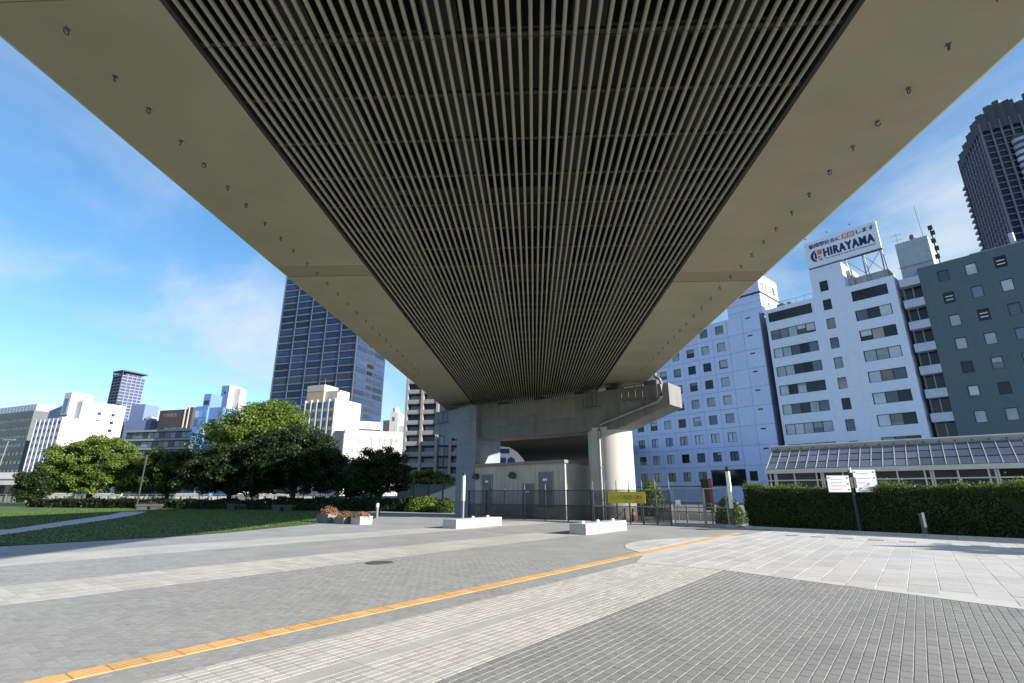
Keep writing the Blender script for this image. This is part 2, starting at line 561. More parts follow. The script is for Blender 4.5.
pavers('light_paver', zoneC, M_pavl, 0.2, 0.1, lambda a, b, x, y: not beyond_L1(x, y - 0.1), '', (-12, 13), ((-5.74, -4.84), (-4.56, -3.7)), 0.003, ymax=16, gap=0.005, h=0.0025, ch=0.0035)
pavers('dark_paver', plaza, M_pavd, 0.21, 0.105, lambda a, b, x, y: not beyond_L1(x, y - 0.1), 'a', (-12, 14), ((-3.69, 9.0),), 0.002, ymax=13.8, gap=0.008, h=0.0035)
pavers('slab', slab_field, M_slab, 0.9, 0.45, lambda a, b, x, y: all(in_slab(x + s_ * 0.44 * E1[0] + t * 0.21 * E2[0], y + s_ * 0.44 * E1[1] + t * 0.21 * E2[1]) for s_ in (-1, 1) for t in (-1, 1)) and not (-6.8 < b < -6.05), 'a', (4, 32), ((-9, 12.6),), 0.0085, ymax=40, gap=0.013, ch=0.003, h=0.003)
# smooth drain strip in the light tiles
dm = MB()
drain = thing('drain_channel', 'smooth grey channel running through the light tile strip', 'drain', (*ab(0, -4.7), 0.0035), 0)
for k in range(26):
    a = -6 + k * 0.8
    if beyond_L1(*ab(a + 0.4, -4.6)):
        break
    c = [ab(a, -0.125), ab(a + 0.794, -0.125), ab(a + 0.794, 0.125), ab(a, 0.125)]
    MB().prism(c[::-1], 'z', 0, 0.0022).build('channel_cover', mat('drain_cover', (0.43, 0.42, 0.40), 0.8, fine=0.1, fscale=120), drain)
# yellow tactile line
M_yb = M_yel
tact = MB()
hw = 0.1505
cs = [ab(s * hw, t * 0.135) for s, t in ((-1, -1), (-1, 1), (1, 1), (1, -1))]
tact.prism([cs[0], cs[3], cs[2], cs[1]], 'z', 0, 0.006)
for j in range(4):
    b = -0.098 + j * 0.0653
    ps = [ab(-0.143, b - 0.018), ab(-0.143, b + 0.018), ab(0.143, b + 0.018), ab(0.143, b - 0.018)]
    pt = [ab(-0.138, b - 0.012), ab(-0.138, b + 0.012), ab(0.138, b + 0.012), ab(0.138, b - 0.012)]
    for k in range(4):
        q = (k + 1) % 4
        tact.quad((*ps[k], 0.006), (*pt[k], 0.009), (*pt[q], 0.009), (*ps[q], 0.006))
    tact.quad(*[(*p, 0.009) for p in pt[::-1]])
tmesh = tact.mesh('tactile_tile', M_yel)
tline = structure(link('tactile_paving', None, None, (0, 0, 0)))
for k in range(78):
    a = 0.55 + 0.3045 * k + 0.14
    link('tactile_tile', tmesh, tline, (*ab(a, -6.44), 0.004 + rnd.uniform(-0.001, 0.001)))
# manhole cover and drain lid
mh = MB().tube([(0, 0, 0), (0, 0, 0.012)], 0.33, 24)
tag(mh.build('manhole_cover', M_rust, None, loc=(-3.2, 13.3, 0.003)), 'round dark manhole cover set in the grey paving', 'manhole')
mh = MB().tube([(0, 0, 0), (0, 0, 0.012)], 0.36, 24)
tag(mh.build('manhole_cover', M_rust, None, loc=(9.0, 25.3, 0.006)), 'dark manhole cover on the paving in front of the gate', 'manhole')
# row of dark tiles let into the pale slabs along the hedge
for k in range(10):
    cx, cy = 11.2 + 0.95 * k * math.cos(R(49)), 21.7 - 0.95 * k * math.sin(R(49))
    o = link('dark_inlay_tile', MB().box(-0.24, 0.24, -0.3, 0.3, 0, 0.006).mesh('dark_inlay_tile', mat('dark_inlay', (0.24, 0.23, 0.215), 0.85, rand=0.2)), slab_field, (cx, cy, 0.008), -AL)
# kerb under the hedge
KT = R(48.5)
kerb = structure(link('kerb', None, None, (11.3, 26.2, 0), -KT))
for k in range(15):
    MB().box(k * 1.0, k * 1.0 + 0.985, 0, 0.16, -0.02, 0.11).build('kerb_stone', M_concl, kerb)

# ================================================================== ELEVATED HIGHWAY
YAW = R(2.4)
hwy = thing('elevated_highway', 'elevated highway with cream soffit panels and louvered underside passing overhead', 'highway', (-0.22, 0, 8.09))
hwy.rotation_euler = (R(1.09), 0, -YAW)
HW, IN = 7.82, 4.86
Y0, YP, Y1 = -45.0, 44.0, 254.0
ys = [Y0, -5.0, 4.35, 5.15, 14.1, 14.95, 24.6, 30.5, YP]
vent_m = bpy.data.materials.new('perforated_strip')
vent_m.use_nodes = True
n, l = vent_m.node_tree.nodes, vent_m.node_tree.links
vb = n['Principled BSDF']; vb.inputs['Roughness'].default_value = 0.6
g = N(n, 'ShaderNodeTexCoord')
vo = N(n, 'ShaderNodeTexVoronoi'); vo.inputs['Scale'].default_value = 11; vo.inputs['Randomness'].default_value = 0
l.new(g.outputs['Object'], vo.inputs['Vector'])
mr = N(n, 'ShaderNodeMapRange'); mr.inputs['From Min'].default_value = 0.36; mr.inputs['From Max'].default_value = 0.42
l.new(vo.outputs['Distance'], mr.inputs['Value'])
mm = N(n, 'ShaderNodeMixRGB'); mm.inputs['Color1'].default_value = (0.07, 0.065, 0.045, 1); mm.inputs['Color2'].default_value = (0.30, 0.283, 0.168, 1)
l.new(mr.outputs[0], mm.inputs['Fac']); l.new(mm.outputs[0], vb.inputs['Base Color'])
for s in (-1, 1):
    for i in range(len(ys) - 1):
        sh = 1.0 if s > 0 else 0.0
        ya, yb = ys[i] + 0.006 + (sh if 2 < i else 0) * (i > 3), ys[i + 1] - 0.006 + (sh if 3 <= i < 7 else 0)
        if i == 7:
            yb = ys[8]
        x0, x1 = sorted((s * (IN + 0.06), s * (HW - 0.12)))
        strip = i in (4,) or (i == 2 and s > 0)
        if strip:
            MB().box(x0, x1, ya, yb, 0.012, 0.05).build('vent_strip', vent_m, hwy)
        else:
            MB().box(x0, x1, ya, yb, 0, 0.05).build('soffit_panel', M_soffit, hwy)
    # folded outer edge and lip, then the fascia
    e = s * HW
    pts = [(s * (HW - 0.12), 0.0), (e, 0.07), (s * (HW + 0.03), 0.5), (s * (HW + 0.03), 2.1), (s * (HW - 0.15), 2.1), (s * (HW - 0.15), 0.06)]
    MB().prism(pts if s > 0 else pts[::-1], 'y', Y0, YP).build('edge_fascia', M_soffit, hwy)
    MB().box(*sorted((s * (IN - 0.02), s * (IN + 0.05))), Y0, YP, 0.002, 0.45).build('inner_edge_plate', M_girder, hwy)
    # parapet
    MB().box(*sorted((s * (HW - 0.3), s * (HW - 0.02))), Y0, Y1, 2.1, 3.35).build('parapet', M_conc, hwy)
    # hooks
    hk = MB()
    hk.box(-0.035, 0.035, -0.035, 0.035, -0.006, 0.0)
    ring = [(0.0, 0.038 * math.sin(t), -0.058 + 0.042 * math.cos(t)) for t in [0.0, 0.7, 1.4, 2.1, 2.8, 3.5, 4.2, 4.8]]
    hk.tube([(0, 0, 0), (0, 0.0, -0.016)] + ring, 0.012, 5)
    hmesh = hk.mesh('hook', M_rust)
    hy = [2.6, 3.6, 4.6]
    y = 5.65
    for k in range(27):
        hy.append(y); y += 0.82 if k < 12 else 1.0
    for y in hy:
        if y < YP - 10:
            o = link('hook', hmesh, hwy, (s * 6.62 + (0.05 if s > 0 else 0) + rnd.uniform(-.02, .02), y + rnd.uniform(-.06, .06), 0))
            o.rotation_euler = (0, 0, rnd.uniform(-0.9, 0.9))
# louver slats: one long pipe each, with a sleeve joint every 2.4 m
sl = MB()
y = 1.2
prof = [(0.031 * math.cos(t), 0.03 + 0.036 * math.sin(t)) for t in [math.pi * (1 + k / 6) for k in range(7)]]
prof += [(0.031, 0.05), (-0.031, 0.05)]
while y < YP:
    sl.prism(prof[::-1], 'y', y, min(y + 2.395, YP))
    y += 2.41
smesh = sl.mesh('louver_slat', M_slat, smooth=True)
NS = 58
for k in range(NS):
    x = -IN + 0.06 + (2 * IN - 0.12) * (k + 0.5) / NS
    link('louver_slat', smesh, hwy, (x, 0, -0.012 + rnd.uniform(-.004, .004)))
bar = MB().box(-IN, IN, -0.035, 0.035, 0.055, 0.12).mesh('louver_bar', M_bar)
y = 1.21
while y < YP:
    link('louver_bar', bar, hwy, (0, y, 0)); y += 1.205
for x in (-3.6, -1.2, 1.2, 3.6):
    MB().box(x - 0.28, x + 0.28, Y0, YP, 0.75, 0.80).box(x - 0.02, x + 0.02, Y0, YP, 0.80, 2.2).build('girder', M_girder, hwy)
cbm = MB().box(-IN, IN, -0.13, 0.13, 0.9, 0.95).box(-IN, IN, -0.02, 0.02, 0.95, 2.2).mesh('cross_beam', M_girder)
y = 2.0
while y < YP:
    link('cross_beam', cbm, hwy, (0, y, 0)); y += 4.8
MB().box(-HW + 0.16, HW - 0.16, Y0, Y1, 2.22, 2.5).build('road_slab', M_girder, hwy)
# next span beyond the pier: dark flat-bottomed steel box that widens towards a junction
fsp = MB()
for k in range(6):
    ya, yb = YP + 0.6 + k * 35, YP + 0.6 + (k + 1) * 35 - 0.15
    wa_, wb_ = 7.8 + k * 7, 7.8 + (k + 1) * 7
    fsp.v += [(-7.8, ya, 0.1), (wa_, ya, 0.1), (wb_, yb, 0.1), (-7.8, yb, 0.1), (-7.8, ya, 2.2), (wa_, ya, 2.2), (wb_, yb, 2.2), (-7.8, yb, 2.2)]
    i = len(fsp.v) - 8
    for q in ((3, 2, 1, 0), (4, 5, 6, 7), (0, 1, 5, 4), (1, 2, 6, 5), (2, 3, 7, 6), (3, 0, 4, 7)):
        fsp.f.append(tuple(i + j for j in q)); fsp.m.append(0)
fsp.build('far_span', M_girder, hwy)

# ================================================================== PIER
PT = R(40)
M_skycon = mat('sky_tinted_concrete', (0.215, 0.245, 0.295), 0.8, var=0.12, scale=0.7, fine=0.05, fscale=14, bump=0.3, bscale=18, stain=0.4, stain_col=(0.13, 0.145, 0.17), streak=True)  # same concrete, with bluish open-sky light painted into its colour
pier = thing('bridge_pier', 'concrete portal pier with square column, round column and crossbeam under the highway', 'pier', (6.6, 34.65, 0), -PT)
# local x runs along the beam to the right and towards the camera, y away from it
cc = MB().tube([(0, 0, 0), (0, 0, 2.9), (0, 0, 5.8)], 1.47, 48)
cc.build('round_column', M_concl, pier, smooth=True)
MB().box(-12.95, -10.85, -1.75, 1.15, 0, 8.38).build('square_column', M_skycon, pier)
pts = [(-12.9, 5.9), (-12.9, 8.28), (4.95, 8.12), (4.95, 6.78), (1.75, 5.72), (0.9, 5.6), (-10.3, 5.68), (-10.85, 5.95)]
MB().prism([(-15.9, 6.5), (-12.96, 5.85), (-12.96, 8.32), (-15.9, 8.3)], 'y', -1.6, 0.55).build('cantilever_arm', M_skycon, pier)
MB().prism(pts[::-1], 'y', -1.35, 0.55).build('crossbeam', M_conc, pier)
for x, w, z0, z1 in ((-6.1, 3.2, 7.2, 8.0), (-3.1, 2.6, 6.7, 7.9), (-8.6, 1.3, 6.6, 7.1)):
    MB().box(x - w / 2, x + w / 2, -1.356, -1.35, z0, z1).build('repair_patch', mat('patch_concrete', (0.19, 0.182, 0.162), 0.85, var=0.12), pier)
for x in (-14.5, -9.2, -5.6, -2.0, 0.6, 3.4):
    MB().box(x - 0.45, x + 0.45, -0.5, 0.5, 8.3, 8.62).build('bearing', M_rust, pier)
for z in (6.55, 7.4):
    MB().box(-10.2, -0.2, -1.354, -1.35, z - 0.01, z + 0.01).build('form_joint', M_rust, pier)
for k in range(16):
    for z in (6.1, 7.0, 7.8):
        MB().box(-9.9 + k * 0.62, -9.84 + k * 0.62, -1.353, -1.35, z, z + 0.06).build('tie_hole', M_rust, pier)
for z in (1.8, 3.6, 5.4, 7.2):
    MB().box(-12.94, -10.86, -1.754, -1.75, z - 0.01, z + 0.01).box(-10.85, -10.846, -1.74, 1.14, z - 0.01, z + 0.01).build('form_joint', M_rust, pier)
for x in (-8.2, -5.4, -2.6):
    MB().box(x - 0.012, x + 0.012, -1.355, -1.35, 5.7, 8.2).build('form_joint', M_rust, pier)
# steel cage platforms fixed to the beam face
for x, w, z0, z1 in ((-15.0, 1.7, 7.3, 8.28), (3.2, 2.4, 7.25, 8.2), (-0.35, 1.05, 7.1, 8.1)):
    t = MB()
    yf = -1.85 if x > -10 else -1.8
    t.box(x - w / 2, x + w / 2, yf, yf + 0.05, z1 - 0.06, z1).box(x - w / 2, x + w / 2, yf, yf + 0.05, z0, z0 + 0.06)
    nb = max(3, int(w / 0.45))
    for k in range(nb + 1):
        xx = x - w / 2 + w * k / nb
        t.box(xx - 0.025, xx + 0.025, yf + .005, yf + .045, z0 + .06, z1 - .06)
        t.box(xx - 0.025, xx + 0.025, yf + .05, -1.352, z0 + .02, z0 + 0.05)
    t.build('cage_platform', M_rust, pier)
pp = MB().tube([(4.1, -1.15, 9.0), (4.15, -1.35, 8.6), (4.55, -1.6, 8.35), (4.65, -1.65, 8.0), (4.6, -1.65, 7.3), (4.3, -1.62, 7.0), (0.4, -1.6, 6.0), (0.15, -1.58, 5.85), (0.09, -1.58, 5.55), (0.09, -1.58, 0)], 0.09, 10)
pp.build('drain_pipe', M_galv, pier, smooth=True)
for z in (1.2, 3.2, 5.0):
    MB().box(-0.04, 0.22, -1.62, -1.3, z, z + 0.06).build('pipe_clamp', M_galv, pier)
MB().box(-2, 2, -1.9, 1.9, -0.02, 0.02).build('footing', M_conc, pier)

# ================================================================== HUT
M_hut = mat('hut_metal', (0.41, 0.395, 0.365), 0.6, var=0.07, stain=0.3, stain_col=(0.25, 0.235, 0.20), streak=True)
M_hdoor = mat('grey_door', (0.13, 0.135, 0.165), 0.5)
HT = R(40)
hut = thing('service_hut', 'cream metal service hut with grey doors under the highway', 'hut', (3.45, 34.2, 0), -HT)
HL, HD, HH = 8.1, 3.2, 3.55
MB().box(-HL, 0, 0, HD, 0, HH).build('wall', M_hut, hut)
MB().prism([(-0.25, HH), (HD + 0.2, HH + 0.0), (HD + 0.2, HH + 0.14), (-0.25, HH + 0.2)], 'x', -HL - 0.2, 0.15).build('roof', mat('hut_roof', (0.20, 0.18, 0.155), 0.6), hut)
rib = MB().box(-0.02, 0.02, -0.02, 0, 0.1, HH - 0.02).mesh('wall_rib', M_hut)
for k in range(21):
    x = -HL + 0.2 + k * 0.39
    if not any(a - 0.08 < x < b + 0.08 for a, b in ((-7.35, -6.35), (-3.55, -2.55), (-2.15, -0.95))):
        link('wall_rib', rib, hut, (x, 0, 0))
ribs = MB().box(0, 0.02, -0.02, 0.02, 0.1, HH - 0.02).mesh('wall_rib', M_hut)
for k in range(8):
    link('wall_rib', ribs, hut, (0, 0.25 + k * 0.39, 0))
for x, w, z0, z1 in ((-6.85, 0.9, 0.9, 2.95), (-3.05, 0.9, 0.05, 2.25), (-1.55, 1.1, 0.75, 3.0)):
    d = MB().box(x - w / 2, x + w / 2, -0.05, 0, z0, z1).build('door', M_hdoor, hut)
    f = MB().box(x - w / 2 - .05, x - w / 2, -0.07, 0, z0, z1).box(x + w / 2, x + w / 2 + .05, -0.07, 0, z0, z1).box(x - w / 2 - .05, x + w / 2 + .05, -0.07, 0, z1, z1 + .05)
    f.build('door_frame', M_galv, d)
    MB().box(x + w * 0.32, x + w * 0.40, -0.1, -0.05, z0 + 0.95, z0 + 1.1).build('handle', M_rust, d)
    MB().box(x - w * 0.2, x + w * 0.12, -0.056, -0.05, z1 - 0.55, z1 - 0.4).build('notice', M_white, d)
for x in (-7.9, -4.35):
    v = MB().tube([(x, 0, 2.85), (x, -0.25, 2.85), (x, -0.33, 2.75)], [0.22, 0.24, 0.22], 14)
    v.build('vent_hood', M_rust, hut, smooth=True)

# ================================================================== FENCES AND GATE
M_net = see_through('wire_netting', (0.05, 0.05, 0.05), 0.34)
M_net2 = see_through('dense_netting', (0.03, 0.03, 0.03), 0.62)


def fence(name, label, p0, p1, npan, post_m, rail_m, h=1.85, spike=0.35, net=None, low=None, cat='fence', rails=(0.93,), spike_m=None):
    d = Vector((p1[0] - p0[0], p1[1] - p0[1]))
    Ln = d.length
    r = thing(name, label, cat, (p0[0], p0[1], 0), math.atan2(d.y, d.x))
    post = MB().box(-0.035, 0.035, -0.035, 0.035, 0, h).mesh('post', post_m)
    sp = MB().tube([(0, 0, h), (0, 0, h + spike)], 0.028, 6).mesh('post_tip', spike_m or M_galv) if spike else None
    for k in range(npan + 1):
        po = link('post', post, r, (Ln * k / npan, 0, 0))
        if sp:
            link('post_tip', sp, po)
    for z in (h - 0.03,) + tuple(rails) + (0.1,):
        MB().box(0.04, Ln - 0.04, -0.02, 0.02, z - 0.025, z + 0.025).build('rail', rail_m, r)
    for k in range(npan):
        x0, x1 = Ln * k / npan + 0.04, Ln * (k + 1) / npan - 0.04
        if net:
            MB().quad((x0, 0.024, 0.13), (x1, 0.024, 0.13), (x1, 0.024, h - 0.06), (x0, 0.024, h - 0.06)).build('netting', net, r)
        if low:
            MB().quad((x0, 0.03, 0.13), (x1, 0.03, 0.13), (x1, 0.03, 0.9), (x0, 0.03, 0.9)).build('lower_netting', low, r)
    return r


fence('mesh_fence', 'dark mesh fence with pale post tips in front of the service hut', (-3.1, 38.2), (4.75, 31.9), 6, M_black, M_black, net=M_net, low=M_net2)
fence('mesh_fence', 'grey mesh fence carrying the yellow sign, below the round column', (4.85, 31.82), (8.45, 28.5), 6, M_rust, M_galv, net=M_net2, low=M_net2, spike=0.5)
g1 = fence('wire_gate', 'grey wire gate between tall posts left of the hedge', (8.6, 28.36), (9.95, 27.7), 1, M_galv, M_galv, net=M_net, spike=0, cat='gate', h=1.9)
MB().box(0.1, 0.35, -0.05, -0.02, 1.05, 1.3).build('latch_plate', M_white, g1)
fence('wire_gate', 'short wire gate leaf beside the white panel lamp post', (10.0, 27.68), (11.0, 27.3), 1, M_galv, M_galv, net=M_net, spike=0, cat='gate', h=1.9)
# yellow notice on the fence
ysg = thing('yellow_sign', 'long yellow notice board with reddish lettering on the mesh fence', 'sign', (5.62, 31.02, 1.10), math.atan2(28.5 - 31.82, 8.45 - 4.85))
MB().box(0, 2.4, -0.03, 0, 0, 0.62).build('board', mat('sign_yellow', (0.55, 0.47, 0.03), 0.5, var=0.1), ysg)
M_red = mat('sign_red', (0.40, 0.09, 0.03), 0.5)
lettering('ここから先は立入禁止', 0.2, M_red, ysg, (1.2, -0.034, 0.33), FRONT, fit=(2.05, 0.24), bold=0.004, extrude=0.002)
MB().box(1.75, 2.2, -0.034, -0.03, 0.08, 0.12).build('underline', M_red, ysg)
# things kept behind the fence
M_or = mat('cone_orange', (0.62, 0.13, 0.03), 0.5)
cone = thing('traffic_cone', 'orange traffic cone behind the yellow fence sign', 'cone', (7.15, 31.6, 0))
MB().tube([(0, 0, 0.04), (0, 0, 0.8)], [0.17, 0.05], 14).build('cone_body', M_or, cone, smooth=True)
MB().box(-0.2, 0.2, -0.2, 0.2, 0, 0.04).build('base', M_or, cone)
MB().tube([(0, 0, 0.42), (0, 0, 0.58)], [0.118, 0.094], 14).build('white_band', M_white, cone, smooth=True)


def barrier(name, label, p0, p1, n, h, m, grp=None):
    d = Vector((p1[0] - p0[0], p1[1] - p0[1])); Ln = d.length
    r = thing(name, label, 'railing', (p0[0], p0[1], 0), math.atan2(d.y, d.x), grp)
    for k in range(n + 1):
        MB().box(-0.03, 0.03, -0.03, 0.03, 0, h - .03).build('post', m, r, loc=(Ln * k / n, 0, 0))
    for z in (h, h * 0.55):
        MB().tube([(0, 0, z), (Ln, 0, z)], 0.03, 6).build('rail', m, r)
    return r


barrier('pipe_railing', 'grey pipe railing seen through the mesh behind the cone', (7.9, 32.8), (11.2, 30.0), 3, 1.1, M_galv)
barrier('pipe_railing', 'grey pipe railing behind the wire gate', (10.4, 33.5), (14.5, 30.0), 4, 1.0, M_galv)
# low planter wall of the street side behind the gate
MB_w = MB().box(0, 9, 0, 0.3, 0, 0.45)
tag(MB_w.build('low_wall', M_concl, None, loc=(9.6, 36.0, 0), rz=-R(45)), 'low concrete wall behind the wire gate', 'wall')
# red upright sign at the office entrance
rs = thing('red_sign', 'narrow red and black upright sign at the office entrance behind the gate', 'sign', (16.1, 45, 0), -R(30))
MB().box(0, 0.62, 0, 0.12, 0.3, 2.8).build('black_panel', M_black, rs)
MB().box(0.625, 0.87, 0, 0.14, 0.0, 2.85).build('red_edge', mat('pillar_red', (0.45, 0.06, 0.05), 0.5), rs)

# ================================================================== POSTS, LAMPS, SIGN BOARDS
lp = thing('panel_lamp_post', 'slim lamp post with white upper panel and dark foot left of the hedge', 'lamp post', (11.2, 27.25, 0), -R(40))
MB().box(-0.075, 0.075, -0.075, 0.075, 0, 0.9).build('foot', M_rust, lp)
MB().box(-0.085, 0.085, -0.085, 0.085, 0.9, 2.72).build('panel', M_white, lp)
MB().box(-0.07, 0.07, -0.07, 0.07, 2.72, 2.95).build('lamp_head', M_black, lp)
MB().box(-0.3, 0.3, -0.25, 0.25, 0, 0.1).build('plinth', M_concl, lp)
sp_ = thing('signpost', 'slender white upright sign post behind the left stone block', 'sign post', (-2.62, 28.6, 0), -R(40))
MB().box(-0.045, 0.045, -0.045, 0.045, 0, 1.25).build('foot', M_galv, sp_)
MB().box(-0.065, 0.065, -0.06, 0.06, 1.25, 2.55).build('panel', M_white, sp_)
MB().box(-0.06, 0.06, -0.06, 0.06, 2.55, 2.68).build('cap', M_black, sp_)
bl = thing('bollard_light', 'dark bollard light with pale edge in front of the hedge', 'bollard', (16.15, 21.15, 0), -R(49))
MB().box(-0.08, 0.08, -0.08, 0.08, 0, 0.35).build('foot', M_rust, bl)
MB().box(-0.08, 0.02, -0.08, 0.08, 0.35, 0.88).build('body', M_rust, bl)
MB().box(0.023, 0.08, -0.08, 0.08, 0.35, 0.9).build('pale_edge', M_white, bl)
bl2 = thing('bollard', 'short grey bollard at the end of the lawn by the flower boxes', 'bollard', (-9.45, 37.5, 0))
MB().tube([(0, 0, 0), (0, 0, 1.0)], 0.1, 12).build('post', M_conc, bl2, smooth=True)
MB().tube([(0, 0, 0.72), (0, 0, 0.95)], 0.105, 12).build('pale_band', M_white, bl2, smooth=True)

mb_ = thing('map_signs', 'two white notice boards on a dark pole in front of the hedge', 'sign board', (14.9, 23.15, 0), -R(8))
MB().tube([(0, 0, 0), (0, 0, 2.62)], [0.07, 0.06], 10).build('pole', M_black, mb_, smooth=True)
MB().tube([(0, -0.09, 2.5), (0, -0.09, 2.72)], 0.045, 8).build('pole_cap', M_white, mb_)
M_board = mat('board_white', (0.62, 0.62, 0.66), 0.5, var=0.06)
M_print = mat('board_print', (0.36, 0.36, 0.40), 0.6)
for x0, x1, z0, z1 in ((-1.02, -0.12, 1.68, 2.38), (0.08, 0.98, 1.68, 2.62)):
    bd = MB().box(x0, x1, -0.12, -0.08, z0, z1).build('notice_board', M_board, mb_)
    for k in range(4):
        z = z1 - 0.16 - k * (z1 - z0 - 0.15) / 4
        MB().box(x0 + 0.14, x0 + 0.14 + rnd.uniform(0.4, 0.62), -0.124, -0.12, z - 0.028, z + 0.012).build('print_line', M_print, bd)
    for (cx, cz) in ((x0 + 0.07, z1 - .1), (x1 - .08, z1 - .1), (x1 - .08, z1 - .35), (x1 - .08, z0 + .1)):
        MB().box(cx - .03, cx + .03, -0.126, -0.12, cz - .025, cz + .025).build('clip', M_black, bd)
for sx in (-0.09, 0.05):
    MB().box(sx, sx + 0.1, -0.13, -0.07, 1.85, 2.3).build('bracket', M_rust, mb_)

ll = thing('path_lamp', 'tall dark lamp post on the lawn in front of the left trees', 'lamp post', (-41.9, 59.6, 0))
MB().tube([(0, 0, 0), (0, 0, 5.0)], [0.10, 0.085], 10).build('pole', M_black, ll, smooth=True)
MB().tube([(0, 0, 5.0), (0, 0, 5.9)], [0.13, 0.13], 10).build('lamp_head', M_black, ll, smooth=True)

# stone blocks on the plaza
def stone_block(label, p0, p1, w, h, caps):
    d = Vector((p1[0] - p0[0], p1[1] - p0[1])); Ln = d.length
    r = thing('stone_block', label, 'stone block', (p0[0], p0[1], 0), math.atan2(d.y, d.x), 'long stone blocks on the plaza')
    MB().prism([(0.0, 0.0), (w, 0), (w, h - 0.03), (w - 0.03, h), (0.03, h), (0, h - 0.03)], 'x', 0, Ln).build('block', M_concl, r)
    for c in caps:
        MB().tube([(c * Ln, w * 0.4, h), (c * Ln, w * 0.4, h + 0.1)], [0.09, 0.07], 10).build('cap', M_white, r)
    return r


stone_block('long pale stone block on the plaza before the yellow fence sign', (3.02, 22.09), (5.35, 25.2), 0.78, 0.42, (0.08, 0.42, 0.8))
stone_block('long pale stone block on the plaza before the hut, left one', (-2.67, 25.8), (-0.55, 28.9), 0.85, 0.42, (0.45, 0.78))

# ================================================================== FLOWER BOXES
def leaf_cloud(n, sampler, size, rr, flat=0.0):
    """n leaf quads; sampler(n) -> (points, outward normals)"""
    p, nrm = sampler(n)
    j = rr.normal(size=(n, 3)) * 0.75
    nn = nrm + j
    nn[:, 2] += flat
    nn /= np.linalg.norm(nn, axis=1)[:, None] + 1e-9
    t = np.cross(nn, rr.normal(size=(n, 3)))
    t /= np.linalg.norm(t, axis=1)[:, None] + 1e-9
    b = np.cross(nn, t)
    sz = size * rr.uniform(0.6, 1.35, size=(n, 1))
    a0 = p - t * sz
    a1 = p + b * sz * 0.55
    a2 = p + t * sz
    a3 = p - b * sz * 0.55
    return np.stack([a0, a1, a2, a3], axis=1).reshape(-1, 3)


def dome(rr, rx, ry, rz, c=(0, 0, 0), shell=0.35):
    def f(n):
        d = rr.normal(size=(n, 3)); d[:, 2] = np.abs(d[:, 2])
        d /= np.linalg.norm(d, axis=1)[:, None]
        r = 1 - shell * rr.uniform(size=(n, 1)) ** 1.5
        return d * r * np.array([rx, ry, rz]) + np.array(c), d
    return f


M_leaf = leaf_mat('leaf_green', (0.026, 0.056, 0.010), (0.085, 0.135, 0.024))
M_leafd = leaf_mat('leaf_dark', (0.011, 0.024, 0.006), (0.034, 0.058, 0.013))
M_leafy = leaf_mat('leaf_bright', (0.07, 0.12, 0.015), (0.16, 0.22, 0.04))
M_flower = leaf_mat('flowers_pink', (0.05, 0.07, 0.02), (0.42, 0.17, 0.12), 0.2)
M_soil = mat('soil', (0.05, 0.04, 0.03), 0.95)
for i, (lab, x, y, w, dd, h, m, bush) in enumerate((
        ('white flower box with a tall mound of pinkish flowers, leftmost of three', -10.75, 31.5, 1.15, 0.85, 0.5, M_conc, 0.5),
        ('low grey flower box with reddish plants, middle of three', -9.45, 30.4, 0.95, 0.8, 0.34, M_conc, 0.4),
        ('white cube flower box with low plants, nearest the stone blocks', -8.35, 29.85, 0.85, 0.8, 0.42, M_concl, 0.3))):
    fb = thing('flower_box', lab, 'planter', (x, y, 0), -R(38), 'flower boxes at the lawn corner')
    MB().box(-w / 2, w / 2, -dd / 2, -dd / 2 + .08, 0, h).box(-w / 2, w / 2, dd / 2 - .08, dd / 2, 0, h).box(-w / 2, -w / 2 + .08, -dd / 2 + .08, dd / 2 - .08, 0, h).box(w / 2 - .08, w / 2, -dd / 2 + .08, dd / 2 - .08, 0, h).build('box', m, fb)
    MB().box(-w / 2 + .08, w / 2 - .08, -dd / 2 + .08, dd / 2 - .08, 0, h - .05).build('soil', M_soil, fb)
    rr = np.random.default_rng(40 + i)
    nL = 1500
    q = leaf_cloud(nL, dome(rr, w * 0.6, dd * 0.6, bush, (0, 0, h - 0.06), 0.9), 0.045, rr)
    link('flowers', np_mesh('flowers', q, nL, M_flower, rr.uniform(-1, 1, nL)), fb)

